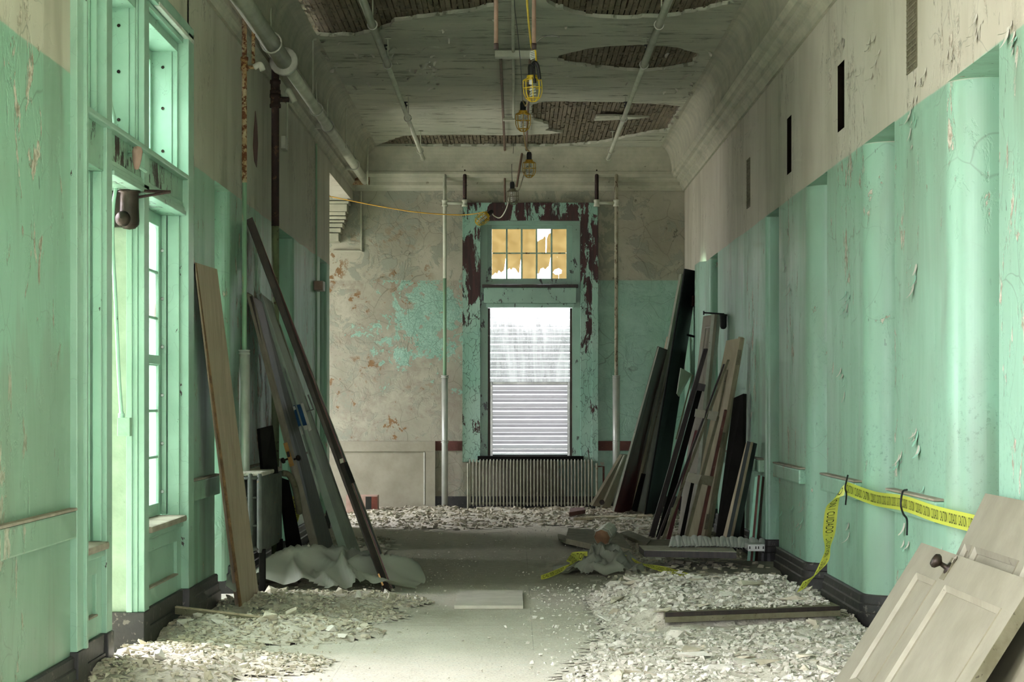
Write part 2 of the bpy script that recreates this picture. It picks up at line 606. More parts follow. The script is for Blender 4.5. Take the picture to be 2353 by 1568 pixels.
m_beige = weather('beige_door_paint', 'aaa184', '958c70', None, rough=.55, sc=4, st=(2, 2, .5), bump=.1)
m_cream = weather('cream_edge_paint', 'b9b492', 'a39d7c', None, rough=.6, sc=5, bump=.1)
m_white = weather('chipped_white_paint', 'd8d8ca', 'c3c3b5', '8a8270', rough=.55, sc=9, t3=.66, bump=.2)
m_greydoor = weather('taupe_door_paint', '8e8a76', '817d69', '6b6354', rough=.42, sc=5, st=(1, 1, 1), t3=.7, bump=.12)
m_mould = weather('taupe_moulding_paint', '95917c', '88836f', '5f574a', rough=.42, sc=8, t3=.66, bump=.15)
m_brass = weather('worn_brass', 'c79c5f', 'a97f45', None, rough=.35, sc=10, metal=.6)
m_bronze = weather('dark_bronze', '3f352b', '2b241d', None, rough=.4, sc=10, metal=.6)
m_steel = weather('bright_steel', 'b9bab4', '9c9d97', None, rough=.3, sc=10, metal=.8)
m_blue = weather('blue_masking_tape', '2a5a86', '234d75', None, rough=.6, sc=8, bump=.1)
m_rad = weather('radiator_paint', '9d9c86', '85846f', '6b5a3c', rough=.5, sc=9, t3=.64, world=True, bump=.15)
m_rad2 = weather('grey_radiator_paint', '5d6159', '4b4f48', '7a6236', rough=.5, sc=9, t3=.63, world=True, bump=.15)
m_redrail = weather('bare_red_wood', '6b4034', '553026', '8a8a76', rough=.7, sc=6, t3=.66, world=True)
m_panel = weather('grey_wainscot_paint', 'a29c88', '928c78', '7c7462', rough=.65, sc=4, t3=.69, world=True, bump=.25)
m_yellow = weather('yellow_plastic', 'e0c12a', 'c9a71f', None, rough=.4, sc=9, bump=.05)
m_amberpl = weather('amber_plastic', 'd0a21f', 'b68a18', None, rough=.4, sc=9, bump=.05)
m_rubber = weather('black_rubber', '1c1d1c', '131413', None, rough=.5, sc=9, bump=.05)
m_bulb = weather('white_bulb', 'e6e6da', 'd6d6ca', None, rough=.35, sc=5, bump=.0)
m_paper = weather('white_tag', 'd6dccf', 'c3c9bc', None, rough=.7, sc=12, bump=.05)
m_wire = weather('dark_wire', '4a4a40', '3a3a32', None, rough=.5, sc=9, bump=.0)
m_ink = weather('black_ink', '1b1a10', '15140c', None, rough=.6, sc=9, bump=.0)
m_pink = weather('brick_pink', 'b5988a', 'a08372', None, rough=.85, sc=9)
m_log = weather('raw_log_wood', '8a6a4c', '74563c', None, rough=.9, sc=9)
m_brickr = weather('red_brick', '7a4232', '643427', None, rough=.9, sc=9)
m_rub = rub_mat('white_plaster_rubble', 'dedbcf', 'c2bdad')
m_rub2 = rub_mat('tan_plaster_rubble', 'cdc6b0', 'b0a890')
m_bed = weather('plaster_dust', 'd2ccbc', 'bab3a2', '9d957f', rough=.95, sc=12, t3=.6, world=True, bump=.9, fine=90)
m_rub3 = rub_mat('dirty_plaster_rubble', 'b0a995', '8f8875')
m_slab = weather('pale_slab', 'd9d3c4', 'c9c3b4', None, rough=.8, sc=6, bump=.15)
m_gdoor = weather('grey_floor_board', '8f8c7c', '7b7868', None, rough=.7, sc=5, bump=.2)
m_olivew = weather('olive_dusty_wood', '78745c', '656148', '4b4634', rough=.8, sc=6, st=(2, 2, 2), t3=.62, bump=.2)
m_plastic = sheet_mat('milky_plastic_sheet', 'd6dacb', .45, .22)
m_tape = sheet_mat('yellow_barrier_tape', 'e9ea62', .45, .0)
m_flake_g = weather('green_paint_flake', 'a5dcc2', '93cbb0', None, rough=.5)
m_flake_w = weather('pale_paint_flake', 'd8d6c6', 'c3c0b0', None, rough=.7)
m_ground = weather('outside_paving', 'bcb9b0', 'aba89f', None, rough=.9)
m_glass = sheet_mat('dusty_glass', 'e8f2ec', .5, .72, .15)
m_blind = weather('white_blind_slat', 'e2e4e0', 'd2d4d0', None, rough=.4, bump=.03)

# ------------------------------------------------------------------ the setting
XL, XR, YB = -1.87, 1.94, 22.5
SPL, SPR, ZW, ZC = 2.63, 2.69, 3.72, 4.15


def struct(o, label, cat):
    return tag(o, label, cat, None, 'structure')


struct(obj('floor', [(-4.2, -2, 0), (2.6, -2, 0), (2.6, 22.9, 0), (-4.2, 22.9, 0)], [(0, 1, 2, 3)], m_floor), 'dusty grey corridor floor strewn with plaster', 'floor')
struct(obj('ground', [(-40, -40, -.15), (40, -40, -.15), (40, 60, -.15), (-40, 60, -.15)], [(0, 1, 2, 3)], m_ground), 'paved ground outside the corridor walls', 'ground')


# right wall: piers with a rounded near corner, recesses between them
def arc_pier(yn, r=.17, n=20):
    """from inside the recess out to the pier face, rounded"""
    return [(XR + r - r * math.sin(a), yn + r - r * math.cos(a)) for a in [HP * k / n for k in range(n + 1)]]


REC = [(7.86, 8.66), (10.03, 10.78), (12.2, 12.95), (14.43, 15.2), (18.8, 19.6)]
RD = .5
rp = [(XR, -2)]
for i, (a, b) in enumerate(REC):
    rp += [(XR, a), (XR + RD, a), (XR + RD, b)]
    rp += arc_pier(b, .17 if i < 3 else .035, 20 if i < 3 else 4)
rp += [(XR, 19.95), (XR - .06, 20.05), (XR - .06, 20.55), (XR, 20.65), (XR, YB)]
v, f = sweep(rp, [(0, 0), (0, SPR)], 1)
wall_r = obj('wall_right', v, f, m_wall)
struct(wall_r, 'right corridor wall, mint green below cream with rounded piers', 'wall')
SL = [(11.56, 11.80), (13.78, 14.0), (16.2, 16.42), (9.46, 9.70)]
SZ0, SZ1 = 2.875, 3.275
v, f = cdt([(-2, SPR), (YB, SPR), (YB, ZW + .03), (-2, ZW + .03)], [[(a, SZ0), (b, SZ0), (b, SZ1), (a, SZ1)] for a, b in SL], lambda q: (XR, q[0], q[1]))
up = obj('upper_wall', v, f, m_wall, wall_r)
for a, b in REC:
    obj('recess_soffit', [(XR, a, SPR), (XR + RD, a, SPR), (XR + RD, b + .2, SPR), (XR, b + .2, SPR)], [(0, 1, 2, 3)], m_wall_g, wall_r)
for i, (a, b) in enumerate(SL):
    MB().add([(XR, a, SZ0), (XR + .16, a, SZ0), (XR + .16, b, SZ0), (XR, b, SZ0), (XR, a, SZ1), (XR + .16, a, SZ1), (XR + .16, b, SZ1), (XR, b, SZ1)],
             [(0, 1, 2, 3), (4, 5, 6, 7), (0, 1, 5, 4), (1, 2, 6, 5), (2, 3, 7, 6)]).build('vent_shaft', m_dark, wall_r)
    if i >= 2:
        g = MB()
        n = 9
        for k in range(n):
            t = k / (n - 1)
            yy = a + (b - a) * t
            g.box(XR - .004, XR + .006, yy - .004, yy + .004, SZ0, SZ1)
        for k in range(15):
            zz = SZ0 + (SZ1 - SZ0) * k / 14
            g.box(XR - .006, XR + .004, a, b, zz - .004, zz + .004)
        tag(g.build('vent_grille', m_olivew, wall_r), 'rusty wire vent grille', kind='stuff')

# left wall
LREC = [(12.16, 12.78), (15.44, 16.5), (18.7, 19.38)]
lp1 = [(XL, 11.18), (XL, 11.2)]
for i, (a, b) in enumerate(LREC):
    lp1 += [(XL, a), (XL - .45, a), (XL - .45, a + .04)]
segs = []
wl = thing('wall_left', 'left corridor wall, mint green below grey cream', 'wall', (XL, 0, 0), kind='structure')


def lseg(poly, z0, z1, name='wall_panel'):
    v, f = sweep(poly, [(0, z0), (0, z1)], -1)
    return obj(name, v, f, m_wall_l, wl)


# near part, with unseen window openings added for fill light
fill_wins = [(.4, 2.6), (4.0, 5.5), (6.1, 6.8)]
v, f = cdt([(-2, 0), (8.25, 0), (8.25, ZW + .03), (-2, ZW + .03)], [[(a, .9), (b, .9), (b, 3.3), (a, 3.3)] for a, b in fill_wins], lambda q: (XL, q[0], q[1]))
obj('near_wall_panel', v, f, m_wall_l, wl)
RB = .05
LD = [1.5, 4.2, 2.6, 2.3]  # unseen tunnels added behind the recesses, depths set to narrow the daylight bands
lseg([(XL - 1.5, LREC[0][0]), (XL, LREC[0][0]), (XL, 11.15)][::-1], 0, SPL)
for i in range(3):
    b = LREC[i][1]
    e = LREC[i + 1][0] if i < 2 else 19.66
    nr = [(XL - RB + RB * math.sin(a_), b + RB - RB * math.cos(a_)) for a_ in [HP * k / 4 for k in range(5)]]
    poly = [(XL - LD[i], b)] + nr + [(XL, e), (XL - LD[i + 1], e)]
    lseg(poly, 0, SPL)
for k_, (a, b) in enumerate(LREC):
    obj('recess_soffit', [(XL, a, SPL), (XL - .45, a, SPL), (XL - .45, b + .1, SPL), (XL, b + .1, SPL)], [(0, 1, 2, 3)], m_wall_g, wl)
    obj('tunnel_ceiling', [(XL - .45, a, 2.1), (XL - LD[k_], a, 2.1), (XL - LD[k_], b, 2.1), (XL - .45, b, 2.1)], [(0, 1, 2, 3)], m_wall_l, wl)
    if k_ == 2:
        obj('recess_back', [(XL - .45, a, 0), (XL - .45, b, 0), (XL - .45, b, 2.1), (XL - .45, a, 2.1)], [(0, 1, 2, 3)], m_wall_l, wl)  # added to shut off daylight from the last recess
    # door head above the open doorway at the recess back
    obj('door_head', [(XL - .45, a, 2.1), (XL - .45, b, 2.1), (XL - .45, b, SPL), (XL - .45, a, SPL)], [(0, 1, 2, 3)], m_wall_l, wl)
v, f = sweep([(XL, 11.15), (XL, 19.66), (XL - 2.3, 19.66)], [(0, SPL), (0, ZW + .03)], -1)
obj('upper_wall', v, f, m_wall_l, wl)
obj('entrance_header', [(XL, 8.2, 3.34), (XL, 11.2, 3.34), (XL, 11.2, ZW + .03), (XL, 8.2, ZW + .03)], [(0, 1, 2, 3)], m_wall_l, wl)
v, f = cdt([(19.6, 0), (22.6, 0), (22.6, ZC), (19.6, ZC)], [[(20.2, .6), (21.6, .6), (21.6, 2.9), (20.2, 2.9)]], lambda q: (-4.2, q[0], q[1]))
obj('passage_end', v, f, m_wall_l, wl)  # unseen opening added here to light the back wall from the left
# unseen walls and roof added outside the entrance to hold back skylight
m_skyblock = weather('sky_block_plaster', 'b9bca8', 'a9ac98', None, rough=.8, world=True)
PX0, PX1, PY0, PY1, PZ = -4.6, XL - .25, 7.9, 11.6, 4.4
MB().add([(PX0, PY0, -.1), (PX1, PY0, -.1), (PX1, PY1, -.1), (PX0, PY1, -.1), (PX0, PY0, PZ), (PX1, PY0, PZ), (PX1, PY1, PZ), (PX0, PY1, PZ)],
         [(0, 1, 2, 3), (0, 1, 5, 4)]).build('sky_block_shell', m_skyblock, wl)
obj('sky_block_roof', [(PX0, PY0, 3.5), (PX1, PY0, 3.5), (PX1, 9.85, 3.5), (PX0, 9.85, 3.5)], [(0, 1, 2, 3)], m_skyblock, wl)
obj('sky_block_screen', [(PX0, PY0, -.1), (PX0, 9.5, -.1), (PX0, 9.5, PZ), (PX0, PY0, PZ)], [(0, 1, 2, 3)], m_skyblock, wl)
obj('passage_upper', [(XL, 19.66, ZW), (-4.2, 19.66, ZW), (-4.2, 19.66, ZC), (XL, 19.66, ZC)], [(0, 1, 2, 3)], m_wall_l, wl)
# plaster gash with bare lath behind
gp = [(586, 255), (590, 285), (592, 330), (589, 385), (584, 372), (581, 335), (583, 300)]
MB().prism([Vector((XL + .004, -XL * F / (CX - x), CH + (CY - y) * (-XL) / (CX - x))) for x, y in gp], (-.003, 0, 0)).build('plaster_gash', m_maroon, wl)

# end wall added behind the camera, its opening sized to limit fill light
v, f = cdt([(-2.0, 0), (2.1, 0), (2.1, 4.5), (-2.0, 4.5)], [[(-.9, .001), (.9, .001), (.9, 2.7), (-.9, 2.7)]], lambda q: (q[0], -2.0, q[1]))
struct(obj('wall_near', v, f, m_wall_l), 'added end wall behind the viewer with an opening for fill light', 'wall')

# back wall with the window opening
WX0, WX1, WZ0, WZ1 = -.41, .74, .6, 3.3
v, f = cdt([(-4.4, 0), (XR + .6, 0), (XR + .6, 4.5), (-4.4, 4.5)], [[(WX0, WZ0), (WX1, WZ0), (WX1, WZ1), (WX0, WZ1)]], lambda q: (q[0], YB, q[1]))
wall_b = struct(obj('wall_back', v, f, m_back), 'back wall with flaking mint green over cream plaster', 'wall')
MB().add([(WX0, YB, WZ0), (WX1, YB, WZ0), (WX1, YB, WZ1), (WX0, YB, WZ1), (WX0, YB + .3, WZ0), (WX1, YB + .3, WZ0), (WX1, YB + .3, WZ1), (WX0, YB + .3, WZ1)],
         [(0, 1, 5, 4), (1, 2, 6, 5), (2, 3, 7, 6), (3, 0, 4, 7)]).build('window_reveal', m_trim2, wall_b)

# ceiling with holes where plaster fell
CF = 1.64


def cpt(x, y):
    Y = F * (ZC - CH) / (CY - y)
    return (max(-CF + .02, min(CF - .02, (x - CX) * Y / F)), min(Y, 22.18))


H1 = [(600, -90), (640, 30), (660, 80), (690, 83), (720, 80), (760, 84), (790, 82), (815, 83), (840, 78), (862, 76), (880, 68), (893, 60), (905, 50), (930, 46), (960, 42), (1000, 39), (1030, 34), (1070, 30), (1100, 24), (1130, 14), (1155, 0), (1185, -90)]
H2 = [(1262, -90), (1255, 0), (1262, 12), (1290, 20), (1320, 30), (1350, 37), (1375, 42), (1400, 41), (1440, 44), (1480, 40), (1520, 41), (1550, 38), (1580, 31), (1610, 25), (1650, 16), (1685, 6), (1715, -90)]
H3 = [(1283, 141), (1288, 129), (1310, 121), (1330, 116), (1365, 110), (1400, 106), (1440, 104), (1470, 103), (1530, 106), (1570, 112), (1592, 120), (1606, 124), (1597, 138), (1590, 150), (1565, 154), (1540, 160), (1510, 163), (1490, 165), (1440, 163), (1400, 160), (1380, 157), (1340, 152), (1300, 147)]
H4 = [(1222, 240), (1240, 235), (1270, 234), (1300, 233), (1360, 234), (1420, 235), (1480, 238), (1530, 240), (1565, 246), (1588, 252), (1575, 262), (1572, 270), (1582, 280), (1570, 297), (1540, 301), (1500, 305), (1465, 312), (1430, 318), (1405, 324), (1390, 327), (1340, 333), (1280, 337), (1160, 338), (1020, 338), (900, 338), (862, 337), (880, 329), (900, 321), (920, 314), (950, 311), (1050, 310), (1150, 311), (1220, 310), (1262, 308), (1290, 306), (1268, 302), (1255, 300), (1262, 293), (1258, 288), (1245, 281), (1222, 275)]
holes = [[cpt(*q) for q in h] for h in (H1, H2, H3, H4)]


def rough_edge(h, amp=.018, step=.06):
    out = []
    for i in range(len(h)):
        a, b = Vector(h[i]), Vector(h[(i + 1) % len(h)])
        n = max(1, int((b - a).length / step))
        for k in range(n):
            q = a.lerp(b, k / n)
            out.append((max(-CF + .01, min(CF - .01, q.x + random.uniform(-amp, amp))), min(22.2, q.y + random.uniform(-amp, amp))))
    return out


holes = [rough_edge(h) for h in holes]
v, f = cdt([(-CF, -2), (CF, -2), (CF, 22.22), (-CF, 22.22)], holes, lambda q: (q[0], q[1], ZC))
bm = bmesh.new()
bv = [bm.verts.new(q) for q in v]
for q in f:
    try: bm.faces.new([bv[i] for i in q])
    except ValueError: pass
bmesh.ops.recalc_face_normals(bm, faces=bm.faces)
r = bmesh.ops.extrude_edge_only(bm, edges=[e for e in bm.edges if e.is_boundary])
for e in r['geom']:
    if isinstance(e, bmesh.types.BMVert): e.co.z += .03
me = bpy.data.meshes.new('ceiling')
bm.to_mesh(me); bm.free()
me.materials.append(m_ceil)
ceil = bpy.data.objects.new('ceiling', me)
COL.objects.link(ceil)
ORG['ceiling'] = Vector((0, 0, 0))
struct(ceil, 'coved plaster ceiling with fallen patches showing lath', 'ceiling')
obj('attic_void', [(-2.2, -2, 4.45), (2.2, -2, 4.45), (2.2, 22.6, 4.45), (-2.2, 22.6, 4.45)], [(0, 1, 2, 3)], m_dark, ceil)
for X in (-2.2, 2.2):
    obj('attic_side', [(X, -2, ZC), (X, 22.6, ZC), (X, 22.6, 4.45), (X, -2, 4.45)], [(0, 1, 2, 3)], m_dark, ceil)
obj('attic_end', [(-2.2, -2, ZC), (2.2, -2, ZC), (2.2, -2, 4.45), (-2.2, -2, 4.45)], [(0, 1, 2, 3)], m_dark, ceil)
obj('passage_ceiling', [(-4.2, 19.6, ZC + .005), (-CF, 19.6, ZC + .005), (-CF, 22.5, ZC + .005), (-4.2, 22.5, ZC + .005)], [(0, 1, 2, 3)], m_ceil, ceil)
# lath strips
lcount = 0
lrest = MB()
ranges = [(-1.64, .0, 13.0, 15.75), (.0, 1.64, 13.0, 15.0), (.3, 1.64, 15.7, 17.35), (-1.64, 1.64, 18.7, 22.3)]
lx0 = 0
for (xa, xb, ya, yb) in ranges:
    nx = int((xb - xa) / .043)
    for i in range(nx):
        x = xa + (i + .5) * (xb - xa) / nx
        y = ya - random.uniform(0, 1.0)
        if ya > 18 and x < .1: y = 21.3 - random.uniform(0, .4)
        while y < yb:
            L = 1.22
            y1 = min(y + L - random.uniform(.006, .02), yb + .1)
            wv = random.uniform(.0165, .0185)
            z = ZC + .03 + random.uniform(0, .007)
            dx = random.uniform(-.004, .004)
            vv = [(x - wv, y, z), (x + wv, y, z), (x + wv + dx, y1, z), (x - wv + dx, y1, z), (x - wv, y, z + .007), (x + wv, y, z + .007), (x + wv + dx, y1, z + .007), (x - wv + dx, y1, z + .007)]
            if y1 > ya:
                if lcount < 300:
                    obj('lath', vv, BOXF, m_lath, ceil, loc=(0, 0, 0))
                    lcount += 1
                else:
                    lrest.add(vv, BOXF)
            y += L
# plaster keys and ridges of mortar squeezed between the laths, joists above
keys = MB()
for (xa, xb, ya, yb) in ranges:
    for k in range(int((xb - xa) * (yb - ya) * 60)):
        x, y = random.uniform(xa, xb), random.uniform(ya, yb)
        sx, sy, sz = random.uniform(.004, .013), random.uniform(.01, .05), random.uniform(.004, .012)
        keys.box(x - sx, x + sx, y - sy, y + sy, ZC + .022, ZC + .022 + sz)
for (xa, xb, ya, yb) in ranges:
    y = ya
    while y < yb:
        keys.box(xa, xb, y, y + .05, ZC + .042, ZC + .19)
        y += .407
tag(keys.build('plaster_keys', m_lath, ceil), kind='stuff')
if lrest.v:
    tag(lrest.build('lath_remainder', m_lath, ceil), kind='stuff')
# hanging island of plaster in the far hole
isl = [(1365, 275), (1370, 264), (1410, 263), (1455, 266), (1492, 267), (1450, 271)]
MB().prism([Vector((*cpt(*q), ZC - .015)) for q in isl], (0, 0, .02)).build('plaster_remnant', m_ceil, ceil)

# cornice and cove, swept
cove = [(.16 + .14 * (1 - math.cos(a)), 3.89 + .26 * math.sin(a)) for a in [HP * k / 8 for k in range(9)]]
prof = [(0, 3.68), (.022, 3.68), (.03, 3.71), (.045, 3.73), (.06, 3.74), (.062, 3.775), (.09, 3.79), (.105, 3.815), (.135, 3.825), (.15, 3.85), (.165, 3.86), (.165, 3.885)] + cove
v, f = sweep([(XR, -2), (XR, YB), (XL, YB), (XL, -2)], prof, 1)
struct(obj('trim_5', v, f, m_corn, smooth=False), 'moulded cornice and cove around the corridor ceiling', 'cornice')
box('passage_header', m_wall_l, wl, XL - .2, XL, 19.66, 22.5, 3.56, 3.76)
# corbel and panel moulding at the passage corner of the back wall
cb = thing('trim_1', 'stepped plaster corbel in the far left corner', 'corbel', (-1.98, YB, 2.9), kind='structure')
steps = [(435, 805, 452), (452, 801, 462), (463, 803, 470), (470, 799, 488), (488, 796, 497), (498, 797, 506), (507, 793, 513), (514, 789, 524), (525, 785, 536), (537, 780, 556)]
for y0, xr, y1 in steps:
    a, b = P(700, y1, 22.3), P(xr, y0, 22.3)
    box('corbel_step', m_corn, cb, a.x, b.x, 22.2, 22.49, a.z, b.z - .004, .006)
for (x0, y0, x1, y1) in [(828, 440, 832, 578), (765, 575, 832, 579)]:
    a, b = P(x0, y1, 22.47), P(x1, y0, 22.47)
    box('panel_moulding', m_corn, cb, a.x, b.x, 22.47, 22.5, a.z, b.z, .004)

# baseboards
bprof = [(0, .185), (.012, .185), (.018, .176), (.018, .135), (.026, .128), (.026, .088), (.036, .08), (.036, .0)]
v, f = sweep([(x, y) for x, y in rp], bprof, 1)
struct(obj('baseboard_right', v, f, m_base), 'black stepped baseboard wrapping the right wall piers', 'baseboard')
bl = thing('baseboard_left', 'black baseboard along the left wall', 'baseboard', (XL, 10, 0), kind='structure')
for poly in ([(XL, -2), (XL, 8.22)], [(XL, 11.2), (XL, 12.16), (XL - .4, 12.16)], [(XL - .4, 12.78), (XL, 12.82), (XL, 15.44), (XL - .4, 15.44)], [(XL - .4, 16.5), (XL, 16.54), (XL, 18.7), (XL - .4, 18.7)], [(XL - .4, 19.38), (XL, 19.42), (XL, 19.66)]):
    v, f = sweep(poly, bprof, -1)
    obj('base_moulding', v, f, m_base, bl)
v, f = sweep([(XR - .02, YB), (-4.2, YB)], [(0, .17), (.02, .17), (.02, 0)], 1)
struct(obj('baseboard_back', v, f, m_base), 'black baseboard along the back wall', 'baseboard')
# chair rails
cr = thing('trim_2', 'short chair rails with dusty tops on the right wall piers', 'chair rail', (XR, 10, .7), kind='structure')
for a, b in [(5.5, 7.86), (8.85, 10.03), (10.95, 12.2), (13.1, 14.43), (15.28, 18.8)]:
    MB().box(XR - .045, XR + .01, a + .02, b, .70, .80, .012).build('rail', m_wall, cr)
    MB().box(XR - .048, XR + .01, a + .02, b, .801, .812, .004).build('rail_cap', m_dust, cr)
cl = thing('trim_3', 'chair rails with dusty tops along the left wall', 'chair rail', (XL, 10, .7), kind='structure')
for a, b in [(5.5, 8.21), (11.21, 12.19), (12.84, 15.44), (16.56, 18.7)]:
    MB().box(XL - .01, XL + .03, a, b, .68, .795, .008).build('rail', m_wall_l, cl)
    MB().box(XL - .01, XL + .034, a, b, .796, .808, .004).build('rail_cap', m_dust, cl)
cbk = thing('trim_4', 'bare red brown chair rail on the back wall', 'chair rail', (0, YB, .7), kind='structure')
for x0, x1 in [(1000, 1062), (1374, 1450)]:
    a, b = P(x0, 1036, 22.48), P(x1, 1014, 22.48)
    box('rail', m_redrail, cbk, a.x, b.x, 22.48, 22.52, a.z, b.z)
# grey wainscot panel on the back wall
wp = thing('wainscot_panel', 'grey painted wainscot board under the flaking back wall', 'panel', (-1.5, 22.45, 0))
a, b = P(700, 1170, 22.46), P(1000, 1014, 22.46)
box('panel_board', m_panel, wp, a.x, b.x, 22.46, 22.5, .01, b.z)
a2, b2 = P(700, 1038, 22.44), P(1000, 1015, 22.44)
box('top_rail', m_panel, wp, a2.x, b2.x, 22.44, 22.465, a2.z, b2.z)
a2, b2 = P(978, 1160, 22.44), P(1000, 1038, 22.44)
box('stile', m_panel, wp, a2.x, b2.x, 22.44, 22.465, .02, b2.z - .002)
a2, b2 = P(973, 1160, 22.44), P(976, 1040, 22.44)
box('bead', m_white, wp, a2.x, b2.x, 22.442, 22.465, a2.z, b2.z)

# ------------------------------------------------------------------ entrance on the left: door opening between two sidelights
EN = thing('door_1', 'mint green entrance surround with sidelights and transom windows', 'doorway', (XL, 9.7, 0), kind='structure')
XF = XL                      # wall face


def eb(name, x0, x1, y0, y1, z0, z1, mat=m_trim, bev=.004):
    return box(name, mat, EN, x0, x1, y0, y1, z0, z1, bev)


eb('near_casing', XF - .26, XF + .03, 8.22, 8.40, .2, 3.36)
eb('near_casing_plinth', XF - .26, XF + .036, 8.215, 8.40, 0, .2, m_base)
eb('casing_bead', XF + .0, XF + .045, 8.335, 8.37, .2, 3.36)
eb('far_casing', XF - .26, XF + .03, 11.02, 11.20, .2, 3.34)
eb('far_casing_plinth', XF - .26, XF + .036, 11.015, 11.205, 0, .2, m_base)
eb('head_casing', XF - .02, XF + .03, 8.22, 11.20, 3.30, 3.38)
eb('head_soffit', XF - .26, XF, 8.40, 11.02, 3.27, 3.30)
eb('near_post', XF - .24, XF + .012, 8.90, 9.02, .2, 3.27)
eb('near_post_plinth', XF - .24, XF + .02, 8.895, 9.025, 0, .2, m_base)
eb('far_post', XF - .24, XF - .05, 9.80, 9.93, .2, 3.27, weather('pale_jamb_paint', 'aabfa4', '97ad92', '7f9478', rough=.35, sc=8, t3=.68, world=True, bump=.15))
eb('door_stop', XF - .075, XF - .045, 9.775, 9.81, .2, 2.30)
eb('post_moulding', XF - .05, XF - .02, 9.79, 9.93, .2, 3.27)
eb('post_face', XF - .02, XF + .012, 9.80, 9.93, .2, 3.27)
eb('far_post_plinth', XF - .24, XF + .016, 9.77, 9.935, 0, .2, m_base)
# inner linings seen as the far reveals
eb('near_lining', XF - .24, XF - .14, 8.86, 8.90, .62, 2.30)
eb('near_lining_bead', XF - .13, XF - .06, 8.875, 8.90, .62, 2.30)
eb('near_lining_bead', XF - .05, XF - .01, 8.885, 8.90, .62, 2.30)
eb('far_lining_bead', XF - .118, XF - .09, 10.98, 11.02, .62, 2.30)
eb('far_lining_panel', XF - .085, XF - .02, 10.995, 11.02, .2, 2.30)
m_trimchip = trim_mat('chipped_transom_paint', '9bc5a9', '88b096', .565, '3b302a')
eb('transom_rail', XF - .2, XF - .004, 8.40, 11.02, 2.30, 2.53, m_trimchip)
eb('transom_nose', XF - .02, XF + .03, 8.40, 11.02, 2.50, 2.53, m_trim, .008)
for k, (o, z) in enumerate([(.022, 2.31), (.012, 2.335), (.004, 2.36)]):
    eb('door_head_moulding', XF - .03, XF + o, 9.02, 10.99, z - .012, z + .012, m_trim, .004)
# transom lights: linings with screw holes, panes
for (a, b) in [(8.40, 8.90), (9.02, 9.80), (9.93, 11.02)]:
    eb('transom_lining', XF - .2, XF - .06, b - .03, b, 2.53, 3.27, m_trim, .002)
    eb('transom_bead', XF - .06, XF - .03, b - .022, b, 2.53, 3.27, m_trim, .004)
    eb('transom_head', XF - .2, XF - .03, a, b, 3.22, 3.27, m_trim, .002)
    s0, s1 = a + .03, b - .06
    eb('sash_stile', XF - .2, XF - .17, a, a + .05, 2.53, 3.22, m_trim)
    eb('sash_stile', XF - .2, XF - .17, b - .08, b - .03, 2.53, 3.22, m_trim)
    eb('sash_rail', XF - .2, XF - .17, a + .05, b - .08, 2.53, 2.60, m_trim)
    eb('sash_rail', XF - .2, XF - .17, a + .05, b - .08, 3.16, 3.22, m_trim)
    eb('glass_pane', XF - .188, XF - .184, a + .05, b - .08, 2.60, 3.16, m_glass, 0)
    for z in (2.66, 2.90, 3.13):
        MB().lathe([(0, 0), (.007, 0), (.009, .004)], (XF - .11, b - .031, z), (0, -1, 0), 10).build('screw', m_bronze, EN)
# sidelights
for (a, b, nz) in [(8.40, 8.88, 5), (9.93, 10.97, 6)]:
    z0, z1 = .62, 2.30
    eb('sidelight_sill', XF - .22, XF + .03, a, b, .585, .62, m_dust, .012)
    eb('sill_apron', XF - .06, XF + .008, a, b, .555, .585, m_trim, .004)
    eb('apron_panel', XF - .2, XF - .03, a, b, .2, .57, m_trim, .002)
    eb('panel_frame', XF - .06, XF - .012, a, a + .09, .2, .57, m_trim)
    eb('panel_frame', XF - .06, XF - .012, b - .09, b + .05, .2, .57, m_trim)
    eb('panel_frame', XF - .06, XF - .012, a + .09, b - .09, .48, .57, m_trim)
    eb('panel_ledge', XF - .06, XF - .004, a + .09, b - .09, .29, .30, m_dust)
    eb('panel_frame', XF - .06, XF - .012, a + .09, b - .09, .2, .29, m_trim)
    eb('apron_base', XF - .06, XF + .005, a, b, 0, .2, m_base)
    eb('apron_base_cap', XF - .06, XF + .012, a, b, .1, .115, m_base)
    eb('sash_stile', XF - .15, XF - .12, a, a + .06, z0, z1)
    eb('sash_stile', XF - .15, XF - .12, b - .05, b + .03, z0, z1)
    eb('sash_rail', XF - .15, XF - .12, a + .06, b - .05, z0, z0 + .07)
    eb('sash_rail', XF - .15, XF - .12, a + .06, b - .05, z1 - .07, z1)
    eb('meeting_rail', XF - .15, XF - .11, a + .06, b - .05, 1.46, 1.51)
    zs = [z0 + .07 + (z1 - z0 - .14) * k / nz for k in range(nz + 1)]
    for k in range(nz):
        eb('glass_pane', XF - .138, XF - .134, a + .06, b - .05, zs[k] + .008, zs[k + 1] - .008, m_glass, 0)
        if k: eb('muntin', XF - .145, XF - .125, a + .06, b - .05, zs[k] - .008, zs[k] + .008)
    for k in range(6):
        MB().lathe([(0, 0), (.008, 0), (.01, .005)], (XF - .11 if a > 9 else XF - .10, b + .0 if a > 9 else 8.874, .75 + k * .27), (0, -1, 0), 10).build('screw', m_steel, EN)
# highlight painted as a pale strip along the casing head
eb('lit_strip', XF + .005, XF + .034, 10.1, 11.19, 3.295, 3.318, m_paper)

# ------------------------------------------------------------------ window in the back wall
W1 = thing('window_1', 'tall back window with amber transom panes above louvres', 'window', (.165, YB, .6), kind='structure')


def wb(name, x0, y0, x1, y1, Y0, Y1, mat=m_trim2, bev=.003, parent=W1):
    a, b = P(x0, y1, 22.5), P(x1, y0, 22.5)
    return box(name, mat, parent, a.x, b.x, Y0, Y1, a.z, b.z, bev)


